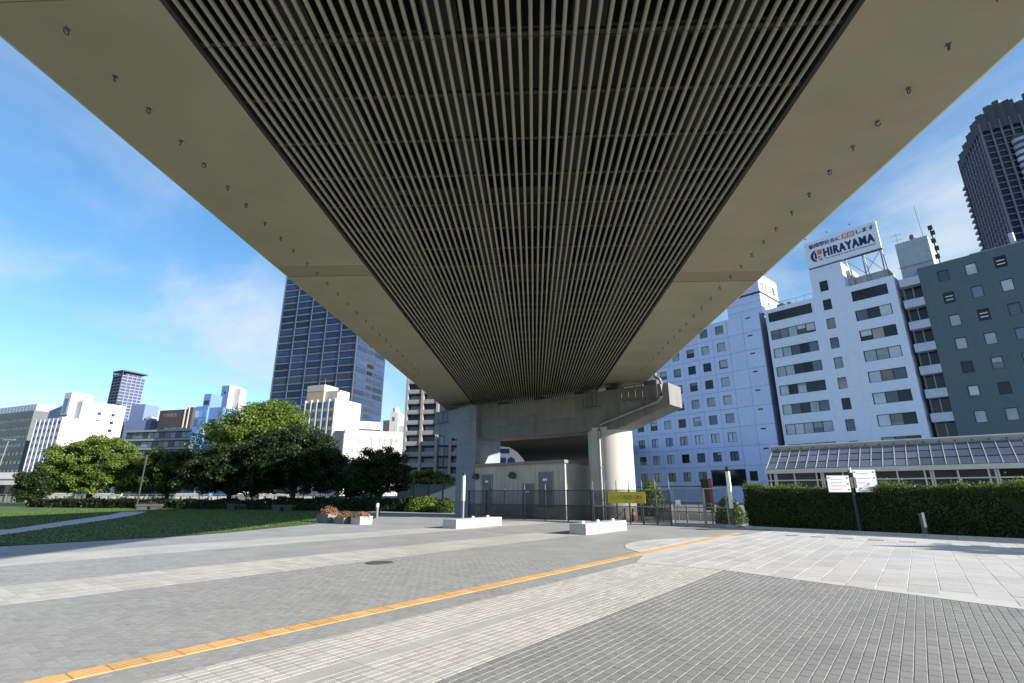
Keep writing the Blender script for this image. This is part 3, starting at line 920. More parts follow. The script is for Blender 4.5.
# ================================================================== TREES
def tree(name, label, x, y, h, blobs, seed, leaves=11000, leaf=0.2, m=None, trunk_r=0.25, fork=0.35, group='trees around the lawn', clumps=120, lean=0.0):
    """trunk with limbs reaching the leaf clumps; each clump a loose ball of leaves set in the crown blobs"""
    rr = np.random.default_rng(seed)
    r = thing(name, label, 'tree', (x, y, 0), 0, group)
    cs = []
    for k in range(clumps):
        b = blobs[rr.choice(len(blobs), p=np.array([q[3] * q[4] * q[5] for q in blobs]) / sum(q[3] * q[4] * q[5] for q in blobs))]
        d = rr.normal(size=3); d /= np.linalg.norm(d)
        if d[2] < -0.9:
            d[2] *= -0.6
        rad = 0.62 + 0.38 * rr.uniform() if rr.uniform() < 0.75 else rr.uniform(0.2, 0.7)
        cs.append((np.array(b[:3]) + d * np.array(b[3:6]) * rad, d, rr.uniform(0.7, 1.3)))
    cr = 0.27 * np.mean([min(q[3], q[5]) for q in blobs])
    t = MB()
    z0 = h * fork * 0.55
    t.tube([(0, 0, -0.1), (0.02, 0, 0.4), (lean * 0.5, 0.05, z0 * 0.6), (lean, 0.0, z0)], [trunk_r * 1.45, trunk_r * 1.05, trunk_r, trunk_r * 0.85], 9)
    for k in range(0, clumps, max(1, clumps // 22)):
        c = cs[k][0]
        mid = Vector((c[0] * 0.45 + lean * 0.5, c[1] * 0.45, z0 + (c[2] - z0) * 0.62))
        t.tube([(lean, 0, z0 - 0.15), mid, tuple(c)], [trunk_r * 0.36, trunk_r * 0.18, 0.02], 5)
    t.build('trunk', M_trunk, r, smooth=True)
    per = leaves // clumps
    vv, at = [], []
    for c, d, s in cs:
        def samp(n, c=c, d=d, s=s):
            g_ = rr.normal(size=(n, 3))
            g_ /= np.linalg.norm(g_, axis=1)[:, None]
            p = g_ * (rr.uniform(size=(n, 1)) ** 0.45) * cr * s * np.array([1.25, 1.25, 0.8])
            return p + c, g_ * 0.7 + np.array([0, 0, 0.5])
        vv.append(leaf_cloud(per, samp, leaf, rr, 0.25))
        at.append(np.clip(rr.normal(rr.uniform(-0.75, 0.6), 0.4, per), -1, 1))
    link('crown', np_mesh('crown', np.concatenate(vv), per * clumps, m or M_leaf, np.concatenate(at)), r)
    return r


tree('broadleaf_tree', 'wide bright green tree in front of the white far-left buildings', -64.5, 81, 11.3, [(0, 0, 6.3, 7.4, 5.5, 4.2), (-4.6, 0, 3.9, 5, 4, 2.6), (4.6, 0, 4.1, 4.8, 4, 2.8), (0, 0, 3.6, 7, 4, 1.9), (1.0, 0, 8.2, 4.2, 4, 2.6)], 1, 64800, 0.17, m=M_leafy, trunk_r=0.4, clumps=330)
tree('broadleaf_tree', 'rounded green tree left of the big dark tree, below the blue building', -52, 80, 8.9, [(0, 0, 5.0, 5.6, 4.5, 3.5), (-3.2, 0, 3.6, 4.2, 3, 2.4), (2.5, 0, 3.4, 4.4, 3, 2.2), (2.8, -1, 5.6, 3.4, 3, 2.4)], 2, 46800, 0.16, m=M_leaf, trunk_r=0.3, clumps=240)
tree('broadleaf_tree', 'tall domed tree with sunlit top, highest tree on the lawn', -36.3, 75, 15.2, [(0, 0, 9.6, 7.6, 6.5, 5.0), (-4.2, 0, 8.0, 5, 4.6, 4.4), (4, 0, 6.6, 5.4, 4.6, 4.6), (0, 0, 4.6, 7.5, 5, 2.6), (1.0, 0, 12.2, 4.0, 3.8, 2.7)], 3, 79200, 0.17, m=M_leafy, trunk_r=0.5, clumps=380)
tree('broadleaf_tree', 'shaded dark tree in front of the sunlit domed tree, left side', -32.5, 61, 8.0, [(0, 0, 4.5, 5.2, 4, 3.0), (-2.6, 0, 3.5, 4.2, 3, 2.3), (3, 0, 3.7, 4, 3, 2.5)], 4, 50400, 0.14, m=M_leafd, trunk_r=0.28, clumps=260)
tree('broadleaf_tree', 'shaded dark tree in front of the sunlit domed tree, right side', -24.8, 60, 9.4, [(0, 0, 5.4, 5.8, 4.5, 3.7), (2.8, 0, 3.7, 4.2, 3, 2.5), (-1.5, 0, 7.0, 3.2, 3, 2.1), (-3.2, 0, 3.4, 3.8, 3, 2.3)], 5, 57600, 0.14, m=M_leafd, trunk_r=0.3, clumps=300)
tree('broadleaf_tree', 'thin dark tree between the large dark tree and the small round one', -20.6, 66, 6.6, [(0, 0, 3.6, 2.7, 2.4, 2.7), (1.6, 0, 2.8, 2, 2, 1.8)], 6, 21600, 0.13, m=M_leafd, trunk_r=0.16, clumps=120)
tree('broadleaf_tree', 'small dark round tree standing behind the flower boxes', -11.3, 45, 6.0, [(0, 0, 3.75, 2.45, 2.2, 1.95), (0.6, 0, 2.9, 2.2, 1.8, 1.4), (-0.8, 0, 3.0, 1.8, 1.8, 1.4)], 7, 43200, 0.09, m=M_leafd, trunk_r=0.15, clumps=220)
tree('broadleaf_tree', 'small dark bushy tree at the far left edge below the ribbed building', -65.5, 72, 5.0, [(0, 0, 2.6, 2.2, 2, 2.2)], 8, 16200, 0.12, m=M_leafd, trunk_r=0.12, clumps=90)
tree('broadleaf_tree', 'sunlit leafy tree in front of the balconied apartment block', -12.3, 76, 5.2, [(0, 0, 3.2, 3.0, 2.2, 1.9), (2.0, 0, 2.9, 2, 2, 1.6)], 9, 21600, 0.12, m=M_leafy, trunk_r=0.15, clumps=110)
# tree just outside the frame whose shadow falls on the pale slabs
tree('street_tree', 'young street tree beside the plaza, its shadow on the pale slabs', 27.2, 9.6, 6.3, [(0, 0, 4.6, 1.9, 1.9, 0.9), (-0.4, 0.6, 5.2, 1.2, 1.2, 0.6)], 10, 7000, 0.12, m=M_leafd, trunk_r=0.1, clumps=60)


M_hedge = leaf_mat('leaf_hedge', (0.012, 0.028, 0.006), (0.045, 0.08, 0.015), 0.25)


def bush(name, label, x, y, rx, ry, rz, n, leaf, m, seed, group=None, cat='bush'):
    rr = np.random.default_rng(seed)
    r = thing(name, label, cat, (x, y, 0), 0, group)
    q = leaf_cloud(n, dome(rr, rx, ry, rz, (0, 0, 0.05), 0.5), leaf, rr)
    link('foliage', np_mesh('foliage', q, n, m, rr.uniform(-1, 1, n)), r)
    s = MB()
    for k in range(5):
        a = k * 1.26
        s.tube([(0, 0, 0), (rx * .4 * math.cos(a), ry * .4 * math.sin(a), rz * .7)], [0.04, 0.015], 5)
    s.build('stem', M_trunk, r)
    return r


bush('round_bush', 'bright green clipped bush left of the square pier column', -8.2, 50, 1.9, 1.2, 1.35, 5000, 0.09, M_leafy, 21)
bush('round_bush', 'darker green bush against the fence left of the pier', -5.9, 48, 1.2, 1.0, 1.1, 3500, 0.09, M_leaf, 22)
bush('shrub', 'small bright shrub beside the round column behind the fence', 10.6, 40.5, 1.15, 0.9, 2.55, 3500, 0.09, M_leafy, 23)
bush('shrub', 'leafy shrub behind the wire gate at the hedge end', 11.9, 29.3, 0.8, 0.7, 1.45, 3500, 0.06, M_leaf, 24)
bush('low_shrub', 'low dark shrub at the foot of the path lamp post', -39.5, 58, 1.4, 0.8, 0.8, 1500, 0.1, M_leafd, 25)


def hedge(name, label, p0, p1, w, h, dens, leaf, m, seed, mtop=None):
    d = Vector((p1[0] - p0[0], p1[1] - p0[1])); Ln = d.length
    r = thing(name, label, 'hedge', (p0[0], p0[1], 0), math.atan2(d.y, d.x))
    MB().box(0.18, Ln - 0.18, 0.18, w - 0.18, 0, h - 0.2).build('core', mat('hedge_core', (0.012, 0.02, 0.008), 0.95), r)
    rr = np.random.default_rng(seed)
    areas = [Ln * h, Ln * w, w * h, w * h, Ln * h * 0.3]
    qs, at = [], []

    def bumpf(u, v):
        return 0.06 * np.sin(u * 3.1 + v) + 0.07 * np.sin(u * 1.27 + 1.0) + 0.05 * np.sin(v * 5 + u * 0.8) + 0.04 * np.sin(u * 7.3 + v * 3)
    for k, A in enumerate(areas):
        n = int(A * dens)
        u = rr.uniform(size=n); v = rr.uniform(size=n)
        dep = rr.uniform(size=n) ** 2 * 0.22

        def samp(n, k=k, u=u, v=v, dep=dep):
            if k == 0:
                P = np.stack([u * Ln, dep + bumpf(u * Ln, v * h), v * h], 1); nn = np.tile([0, -1, 0.35], (n, 1))
            elif k == 1:
                P = np.stack([u * Ln, v * w, h - dep * 0.8 + bumpf(u * Ln, v * w) + rr.exponential(0.055, n)], 1); nn = np.tile([0, 0, 1.0], (n, 1))
            elif k == 2:
                P = np.stack([dep + bumpf(u * w, v * h), u * w, v * h], 1); nn = np.tile([-1, 0, 0.3], (n, 1))
            elif k == 3:
                P = np.stack([Ln - dep, u * w, v * h], 1); nn = np.tile([1, 0, 0.3], (n, 1))
            else:
                P = np.stack([u * Ln, w - dep, v * h], 1); nn = np.tile([0, 1, 0.3], (n, 1))
            return P, nn
        qs.append(leaf_cloud(n, samp, leaf, rr)); at.append(rr.uniform(-1, 1, n))
    top = qs.pop(1); ta = at.pop(1)
    link('top_leaves', np_mesh('top_leaves', top, len(ta), mtop or m, ta), r)
    q = np.concatenate(qs); a = np.concatenate(at)
    link('foliage', np_mesh('foliage', q, len(a), m, a), r)
    return r


hedge('clipped_hedge', 'tall clipped green hedge along the right side of the plaza', (11.75, 27.15), (22.6, 14.8), 1.3, 1.85, 1300, 0.042, M_hedge, 31, M_leafy)  # top leaves in a brighter colour: the sunlit rim is painted in
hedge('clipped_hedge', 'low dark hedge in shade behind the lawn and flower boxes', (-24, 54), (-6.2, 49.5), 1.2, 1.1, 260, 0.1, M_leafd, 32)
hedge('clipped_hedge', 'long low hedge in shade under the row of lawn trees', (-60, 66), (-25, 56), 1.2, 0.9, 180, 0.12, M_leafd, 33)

# lawn grass: short blades over the sheet
rr = np.random.default_rng(77)
ng = 90000
gx = rr.uniform(-46, -9, ng * 2); gy = rr.uniform(9, 62, ng * 2)
keep = np.array([inpoly(px_, py_, lawn_pts) for px_, py_ in zip(gx, gy)])
gx, gy = gx[keep][:ng], gy[keep][:ng]
path_poly = [(-60, 17.5), (-41, 8.8), (-20.4, 21.6), (-25.5, 33.5), (-29.5, 42), (-34, 50), (-36, 49.6), (-31.5, 42), (-27.5, 33.5), (-23.3, 25.0), (-44, 14.0)]
keep = np.array([not inpoly(px_, py_, path_poly) for px_, py_ in zip(gx, gy)])
gx, gy = gx[keep], gy[keep]
ng = len(gx)
gp = np.stack([gx, gy, np.full(ng, 0.02)], 1)
dirs = rr.normal(size=(ng, 3)) * np.array([1, 1, 0]); dirs /= np.linalg.norm(dirs, axis=1)[:, None]
hh = rr.uniform(0.02, 0.06, (ng, 1)); ln = rr.normal(size=(ng, 3)) * np.array([0.02, 0.02, 0])
v0, v1 = gp - dirs * 0.016, gp + dirs * 0.016
v2, v3 = gp + dirs * 0.008 + ln + np.array([0, 0, 1]) * hh, gp - dirs * 0.008 + ln + np.array([0, 0, 1]) * hh
q = np.stack([v0, v1, v2, v3], 1).reshape(-1, 3)
o = link('grass', np_mesh('grass', q, ng, leaf_mat('grass_blade', (0.045, 0.085, 0.012), (0.10, 0.16, 0.025), 0.3), rr.uniform(-1, 1, ng)))
stuff(o, 'short mown green grass covering the lawn at the left', 'grass')

# stone benches on the lawn
M_bench = mat('bench_stone', (0.065, 0.066, 0.07), 0.85)
for lab, x, y, rz in (('grey stone bench on the lawn near the path lamp post', -38.0, 56.0, 0.2), ('grey stone bench in shade under the dark trees', -29.5, 57.5, -0.2), ('grey stone bench in shade left of the flower boxes', -22.0, 51.5, -0.3)):
    b = thing('stone_bench', lab, 'bench', (x, y, 0), rz, 'stone benches on the lawn')
    MB().box(-1.2, 1.2, -0.3, 0.3, 0.36, 0.6).build('seat', M_bench, b)
    for s in (-1, 1):
        MB().box(s * 0.65 - 0.45, s * 0.65 + 0.45, -0.25, 0.25, 0, 0.36).build('leg', M_bench, b)

# ================================================================== BUILDINGS
G_dark = glass('glass_dark', (0.018, 0.022, 0.030))
G_sky = glass('glass_sky_blind', (0.34, 0.40, 0.46), 0.12, 0.35)  # pale colour holds a painted sky reflection as well as blinds
G_mid = glass('glass_mid', (0.11, 0.145, 0.19), 0.06, 0.5)
G_warm = glass('glass_warm_blind', (0.26, 0.25, 0.23), 0.15, 0.35)
M_frame = mat('dark_window_frame', (0.03, 0.032, 0.036), 0.5)
M_framel = mat('pale_window_frame', (0.45, 0.46, 0.48), 0.5)


def pick_glass(r, pale=0.3, warm=0.08):
    x = r.random()
    return G_sky if x < pale else G_warm if x < pale + warm else G_mid if x < 0.65 else G_dark


_wc = {}


def win_meshes(w, h, fr, fd, fm, panes=1):
    k = (w, h, fr, fd, fm.name, panes)
    if k not in _wc:
        f = MB().box(-w / 2, w / 2, 0, fd, -h / 2, -h / 2 + fr).box(-w / 2, w / 2, 0, fd, h / 2 - fr, h / 2)
        f.box(-w / 2, -w / 2 + fr, 0, fd, -h / 2 + fr, h / 2 - fr).box(w / 2 - fr, w / 2, 0, fd, -h / 2 + fr, h / 2 - fr)
        for q in range(1, panes):
            x = -w / 2 + fr + (w - 2 * fr) * q / panes
            f.box(x - 0.05, x + 0.05, 0, fd, -h / 2 + fr, h / 2 - fr)
        _wc[k] = f.mesh('window', fm)
    return _wc[k]


brnd = random.Random(21)
M_blind = mat('pale_blind', (0.46, 0.48, 0.50), 0.6, rand=0.25)
M_blind2 = mat('grey_blind', (0.24, 0.25, 0.26), 0.6, rand=0.3)
_pc = {}


def pane_mesh(w, h, gm):
    k = (round(w, 3), round(h, 3), gm.name)
    if k not in _pc:
        _pc[k] = MB().box(-w / 2, w / 2, 0, 0.02, -h / 2, h / 2).mesh('pane', gm)
    return _pc[k]


def window(root, x, z, w, h, gm, panes=1, y=0.12, fr=0.07, fm=None, glist=None, blinds=0.0):
    f = link('window', win_meshes(w, h, fr, 0.1, fm or M_frame, panes), root, (x, y, z))
    pw = (w - 2 * fr) / panes
    for k in range(panes):
        g_ = glist[k] if glist else gm
        link('pane', pane_mesh(pw - (0.1 if panes > 1 else 0), h - 2 * fr, g_), f, (-w / 2 + fr + pw * (k + 0.5), 0.05, 0))
        if blinds and brnd.random() < blinds:
            hh_ = (h - 2 * fr) * brnd.choice((0.25, 0.4, 0.55, 0.8))
            link('blind', pane_mesh(pw - 0.16, hh_, brnd.choice((M_blind, M_blind2))), f, (-w / 2 + fr + pw * (k + 0.5), 0.035, (h / 2 - fr) - hh_ / 2))
    return f


def facade(mb, x0, x1, z0, z1, ops, y=0.0, rev=0.25, mi=0):
    """front wall at local y with rectangular openings (cx, cz, w, h) and their reveals"""
    xs = sorted(set([x0, x1] + [round(o[0] + s * o[2] / 2, 4) for o in ops for s in (-1, 1)]))
    zs = sorted(set([z0, z1] + [round(o[1] + s * o[3] / 2, 4) for o in ops for s in (-1, 1)]))
    for i in range(len(xs) - 1):
        for k in range(len(zs) - 1):
            cx, cz = (xs[i] + xs[i + 1]) / 2, (zs[k] + zs[k + 1]) / 2
            if any(abs(cx - o[0]) < o[2] / 2 and abs(cz - o[1]) < o[3] / 2 for o in ops):
                continue
            mb.quad((xs[i], y, zs[k]), (xs[i + 1], y, zs[k]), (xs[i + 1], y, zs[k + 1]), (xs[i], y, zs[k + 1]), mi)
    for (cx, cz, w, h) in [o[:4] for o in ops]:
        a, b, c, d = cx - w / 2, cx + w / 2, cz - h / 2, cz + h / 2
        mb.quad((a, y, c), (a, y + rev, c), (b, y + rev, c), (b, y, c), mi)
        mb.quad((a, y, d), (b, y, d), (b, y + rev, d), (a, y + rev, d), mi)
        mb.quad((a, y, c), (a, y, d), (a, y + rev, d), (a, y + rev, c), mi)
        mb.quad((b, y, c), (b, y + rev, c), (b, y + rev, d), (b, y, d), mi)
    return mb


def shell(mb, x0, x1, y0, y1, z0, z1, mi=0):
    """sides, back and top of a block whose front is a facade"""
    return mb.box(x0, x1, y0, y1, z0, z1, mi, skip='fb')


ST = R(49)
SP = (50.24, 95.0)


def street(x, dy=0.0):
    """point on the street front, x metres along it"""
    return (SP[0] + x * math.cos(ST) + dy * math.sin(ST), SP[1] - x * math.sin(ST) + dy * math.cos(ST), 0)


# ---- blue-grey office with square windows
wr = random.Random(3)
M_bluep = mat('office_panel', (0.50, 0.59, 0.86), 0.6, var=0.05, fine=0.03, rand=0.03, stain=0.12, stain_col=(0.40, 0.47, 0.66), streak=True)
M_groove = mat('panel_joint', (0.20, 0.21, 0.25), 0.8)
off = thing('office_block', 'pale blue office block with square windows in a panel grid, right of the pier', 'building', street(0), -ST)
MB().box(-38, -1.25, 0.32, 22, 0, 36.6).build('wall', M_groove, off)
PW, PH = 3.56, 3.72
zc = [34.8 - PH * k for k in range(9)]
xc = [-9.75 - PW * k for k in range(8)]
g_ = 0.025
pm = MB()
facade(pm, -PW / 2 + g_, PW / 2 - g_, -PH / 2 + g_, PH / 2 - g_, [(0, 0, 1.8, 1.86)], 0, 0.3)
for a, b in ((-PW / 2 + g_, PW / 2 - g_),):
    pm.quad((a, 0, -PH / 2 + g_), (a, 0.3, -PH / 2 + g_), (a, 0.3, PH / 2 - g_), (a, 0, PH / 2 - g_))
    pm.quad((b, 0, -PH / 2 + g_), (b, 0, PH / 2 - g_), (b, 0.3, PH / 2 - g_), (b, 0.3, -PH / 2 + g_))
    pm.quad((a, 0, PH / 2 - g_), (b, 0, PH / 2 - g_), (b, 0.3, PH / 2 - g_), (a, 0.3, PH / 2 - g_))
    pm.quad((a, 0, -PH / 2 + g_), (a, 0.3, -PH / 2 + g_), (b, 0.3, -PH / 2 + g_), (b, 0, -PH / 2 + g_))
pmesh = pm.mesh('facade_panel', M_bluep)
for i, x in enumerate(xc):
    for k, z in enumerate(zc):
        if k == 8 and i in (0, 1):
            MB().box(x - PW / 2 + g_, x + PW / 2 - g_, 0, 0.3, z + 1.2, z + PH / 2 - g_).build('facade_panel', M_bluep, off)
            MB().box(x - PW / 2 + g_, x + PW / 2 - g_, 0.28, 0.31, z - PH / 2, z + 1.2).build('entrance_glass', G_dark, off)
            continue
        link('facade_panel', pmesh, off, (x, 0, z))
        gm = G_sky if (k in (0, 1) and wr.random() < 0.8) or wr.random() < 0.25 else pick_glass(wr, 0.15)  # upper rows mostly get the painted sky reflection
        window(off, x, z, 1.8, 1.86, gm, 2 if k > 5 else 1, y=0.14, blinds=0.35)
xr = [(-7.95, -4.75), (-4.75, -1.25)]
for (a, b) in xr:
    for k, z in enumerate(zc):
        MB().box(a + g_, b - g_, 0, 0.3, z - PH / 2 + g_, z + PH / 2 - g_).build('facade_panel', M_bluep, off)
        if a > -5:
            MB().box(-3.95, -3.0, -0.03, 0, z + 0.95, z + 1.22).build('vent_louver', M_frame, off)
MB().box(-38, -1.25, 0, 0.3, 0, 3.0).build('base_wall', M_bluep, off)
MB().box(-7.2, -5.7, -0.02, 0, 4.0, 5.8).build('side_window', G_dark, off)
# rooftop block with its sign
pent = MB()
pent.box(-8.0, -0.9, 1.2, 10.5, 36.6, 41.0)
po = pent.build('penthouse', M_bluep, off)
MB().box(-8.1, -0.75, 1.05, 10.65, 41.0, 41.35).build('ledge', M_frame, po)
MB().box(-8.0, -0.9, 1.2, 10.5, 41.35, 45.6).build('sign_box', M_bluep, po)
lettering('住吉工業', 2.0, M_frame, po, (-0.87, 5.6, 43.0), (R(90), 0, R(90)), fit=(7.2, 1.9), bold=0.02, extrude=0.02)
MB().box(-0.9, -0.86, 4.6, 5.3, 38.6, 39.8).build('vent_louver', M_frame, po)
for k in range(2):
    MB().box(-8, -0.92, 1.17, 1.2, 37.9 + 1.5 * k, 37.94 + 1.5 * k).build('panel_joint_line', M_groove, po)

# ---- white office with the roof sign
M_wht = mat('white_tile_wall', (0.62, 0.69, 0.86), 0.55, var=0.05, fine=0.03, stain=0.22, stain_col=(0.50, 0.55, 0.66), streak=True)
hir = thing('office_building', 'white office with ribbon windows and a large billboard on its roof', 'building', street(0), -ST)
rows = [34.75 - 3.64 * k for k in range(9)]
ops = []
for k, z in enumerate(rows):
    ops += [(4.45, z + 0.05, 7.9, 1.9, 'L'), (17.6, z + 0.2, 5.3, 1.9, 'R')]
for k in range(10):
    ops.append((11.0, 38.3 - 3.64 * k * 1.0, 1.38, 2.0, 'C'))
mb = MB()
facade(mb, 0, 9.0, 0, 36.6, [o for o in ops if o[4] == 'L'])
facade(mb, 9.0, 14.3, 0, 42.1, [o for o in ops if o[4] == 'C'])
facade(mb, 14.3, 21.35, 0, 37.0, [o for o in ops if o[4] == 'R'])
mb.box(0, 21.35, 0, 18, 0, 36.6, skip='fb')
mb.box(9.0, 14.3, 0, 7, 36.7, 42.1, skip='fb')
mb.box(14.3, 21.35, 0, 0.3, 36.61, 37.0, skip='fb').box(0.002, 21.34, 17.7, 17.998, 36.61, 37.2, skip='b').box(21.05, 21.348, 0.3, 17.7, 36.61, 37.0, skip='b')
mb.build('wall', M_wht, hir)
wr = random.Random(9)
for o in ops:
    np_ = {'L': 5, 'R': 3, 'C': 1}[o[4]]
    gl = [pick_glass(wr, 0.18 if o[1] > 28 else 0.3, 0.12) for _ in range(np_)]
    if o[1] > 33.5 and o[4] != 'C':
        gl = [G_dark] * np_
    window(hir, o[0], o[1], o[2], o[3], None, np_, y=0.14, fr=0.08, glist=gl, blinds=0.0 if o[1] > 33 else 0.3)
MB().box(15.2, 20.4, 3, 7, 36.62, 39.4).box(14.32, 15.18, 2.5, 6.5, 36.62, 41.0).build('roof_plant', mat('plant_grey', (0.32, 0.32, 0.34), 0.7), hir)
MB().box(2.0, 3.2, 1, 2.2, 36.62, 37.5).tube([(4.2, 1.3, 36.6), (4.2, 1.3, 37.4)], 0.4, 12).build('roof_tank', M_galv, hir)
rl = MB()
rl.tube([(0.2, 0.3, 37.6), (8.8, 0.3, 37.6)], 0.035, 6)
for k in range(7):
    rl.tube([(0.2 + k * 1.43, 0.3, 36.6), (0.2 + k * 1.43, 0.3, 37.6)], 0.03, 5)
rl.build('roof_railing', M_galv, hir)
# billboard on its frame
bb = thing('billboard', 'large white HIRAYAMA billboard with navy and orange lettering on the white office roof', 'billboard', street(0), -ST)
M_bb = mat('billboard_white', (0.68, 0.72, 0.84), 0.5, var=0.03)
M_navy = mat('billboard_navy', (0.012, 0.02, 0.09), 0.5)
M_borg = mat('billboard_orange', (0.60, 0.15, 0.05), 0.5)
BX0, BX1, BZ0, BZ1 = 9.05, 20.75, 42.3, 47.45
MB().box(BX0, BX1, -0.3, 0.1, BZ0, BZ1).build('board', M_bb, bb)
MB().box(BX0, BX1, 0.1, 0.5, BZ0 - 0.15, BZ0 + 0.05).build('board_edge', M_frame, bb)
yb_ = -0.31
lettering('HIRAYAMA', 2, M_navy, bb, (16.05, yb_, 44.55), FRONT, fit=(7.95, 1.6), bold=0.015, extrude=0.01, spacing=1.16, smear=((0, 0), (-0.09, 0), (0.09, 0), (0, 0.05), (0, -0.05)))
lettering('The Coming of the Earth Consciousness', 0.5, M_navy, bb, (16.1, yb_, 43.3), FRONT, fit=(8.0, 0.38), bold=0.008, extrude=0.01)
lettering('循環型社会に', 0.8, M_navy, bb, (12.45, yb_, 46.45), FRONT, fit=(5.3, 0.85), bold=0.004, extrude=0.01, smear=((0, 0), (0.035, 0), (-0.035, 0)))
MB().box(15.35, 17.35, yb_ - 0.004, -0.3, 45.98, 46.98).build('orange_patch', M_borg, bb)
lettering('貢献', 0.8, M_bb, bb, (16.35, yb_ - 0.02, 46.48), FRONT, fit=(1.75, 0.8), bold=0.006, extrude=0.01)
lettering('します', 0.8, M_navy, bb, (19.0, yb_, 46.5), FRONT, fit=(2.7, 0.8), bold=0.008, extrude=0.01, smear=((0, 0), (0.04, 0), (-0.04, 0)))
lg = MB()
ring = []
cx, cz = 10.75, 44.35
for k in range(13):
    t = R(90 + 180 * k / 12)
    lg_in = (cx + 0.45 * math.cos(t) * 1.0, cz + 0.85 * math.sin(t)); lg_out = (cx + 0.95 * math.cos(t), cz + 1.15 * math.sin(t))
    ring.append((lg_in, lg_out))
for k in range(12):
    (a, b), (c, d) = ring[k], ring[k + 1]
    lg.quad((a[0], yb_, a[1]), (b[0], yb_, b[1]), (d[0], yb_, d[1]), (c[0], yb_, c[1]))
lg.box(cx - 0.25, cx + 0.1, yb_, -0.301, cz - 0.6, cz + 0.7)
lg.build('emblem_navy', M_navy, bb)
MB().box(cx + 0.25, cx + 1.05, yb_, -0.301, cz + 0.1, cz + 1.1).build('emblem_orange_square', M_borg, bb)
MB().quad((cx + 0.25, yb_, cz - 1.1), (cx + 0.95, yb_, cz - 1.1), (cx + 0.95, yb_, cz - 0.5), (cx + 0.45, yb_, cz - 0.9)).quad((cx + 0.25, yb_, cz - 0.8), (cx + 0.8, yb_, cz - 0.3), (cx + 0.8, yb_, cz - 0.15), (cx + 0.25, yb_, cz - 0.15)).build('emblem_orange_leaf', M_borg, bb)
fr = MB()
for x in (14.9, 17.7, 20.4):
    fr.box(x - 0.09, x + 0.09, 0.12, 0.3, 37.0 if x > 14.9 else 42.1, BZ0)
    fr.tube([(x, 0.3, BZ0 + 3), (x, 3.2, 37.3)], 0.07, 6)
fr.tube([(14.9, 0.2, 42.1), (17.7, 0.2, 38.6)], 0.05, 5).tube([(17.7, 0.2, 42.1), (20.4, 0.2, 38.2)], 0.05, 5).tube([(17.7, 0.2, 38.6), (20.4, 0.2, 42.1)], 0.05, 5)
fr.build('support_frame', M_galv, bb)
for x in (10.2, 13.9, 17.6):
    lm = MB().tube([(x, -0.1, BZ1), (x - 0.4, -1.0, BZ1 + 0.6)], 0.03, 5).tube([(x - 0.4, -1.0, BZ1 + 0.6), (x - 0.55, -1.25, BZ1 + 0.55)], 0.13, 8)
    lm.build('sign_lamp', M_rust, bb)
MB().tube([(14.4, 0.1, BZ1), (14.4, 0.1, BZ1 + 1.6)], 0.025, 5).build('lightning_rod', M_rust, bb)

# ---- teal building with its balcony stack
M_teal = mat('teal_wall', (0.08, 0.125, 0.15), 0.6, var=0.06, fine=0.03, stain=0.2, stain_col=(0.07, 0.09, 0.115), streak=True)
M_balc = mat('balcony_white', (0.42, 0.48, 0.60), 0.6)
tl = thing('teal_office', 'dark teal office block with scattered square windows and a white balcony stack', 'building', street(0), -ST)
trow = [34.75 - 3.72 * k for k in range(9)]
tcol = [27.65 + 3.35 * k for k in range(6)]
tops = [(x, z, 1.38, 1.8) for x in tcol for z in trow]
mb = MB()
facade(mb, 24.65, 46.5, 0, 37.0, tops)
mb.box(24.65, 46.5, 0, 18, 0, 37.0, skip='fb')
mb.build('wall', M_teal, tl)
wr = random.Random(12)
for (x, z, w, h) in tops:
    window(tl, x, z, w, h, pick_glass(wr, 0.3, 0.02), 1, y=0.12, fr=0.09, blinds=0.25)
    if wr.random() < 0.35 and z > 26:
        for dz in (0.2, -0.35):
            MB().box(x - 0.45, x + 0.45, 0.15, 0.16, z + dz, z + dz + 0.13).build('lit_ceiling_strip', M_white, tl)
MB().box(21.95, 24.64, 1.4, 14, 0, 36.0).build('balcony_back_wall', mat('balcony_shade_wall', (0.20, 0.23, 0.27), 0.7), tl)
for k, z in enumerate(trow):
    zz = z + 0.45 - 0.0
    b = MB().box(21.95, 24.64, -0.1, 1.39, zz - 0.72, zz - 0.5).box(21.95, 24.64, -0.1, 0.08, zz - 0.5, zz + 0.62).build('balcony', M_balc, tl)
    MB().box(22.2, 23.25, 1.34, 1.395, zz - 2.9, zz - 0.75).build('balcony_glass', G_dark, b)
    MB().box(23.35, 24.4, 1.34, 1.395, zz - 2.9, zz - 0.75).build('balcony_glass', G_dark, b)
    MB().box(23.25, 23.35, 1.3, 1.395, zz - 2.9, zz - 0.75).build('window_post', M_framel, b)
pt = MB().box(22.4, 26.8, 1.0, 7, 36.02, 42.6).build('penthouse', mat('penthouse_grey', (0.30, 0.36, 0.43), 0.6), tl)
MB().tube([(22.2, 0.6, 38.0), (26.9, 0.6, 38.0)], 0.05, 5).build('handrail', M_rust, pt)
MB().tube([(26.3, 1.5, 42.6), (26.1, 1.5, 48.6)], 0.045, 5).build('whip_antenna', M_rust, pt)
MB().tube([(24.9, 1.6, 42.6), (24.9, 1.6, 43.2)], 0.06, 6).tube([(24.75, 1.4, 43.2), (25.05, 1.7, 43.25)], [0.5, 0.35], 14).build('satellite_dish', M_rust, pt)
an = MB().tube([(22.8, 1.4, 42.6), (22.8, 1.4, 44.6)], 0.04, 5)
for z in (43.4, 44.3):
    an.tube([(22.0, 1.4, z), (23.6, 1.4, z)], 0.025, 4)
an.build('tv_antenna', M_rust, pt)
ms = MB().tube([(27.5, 1.4, 37.0), (27.4, 1.4, 43.9)], 0.1, 6)
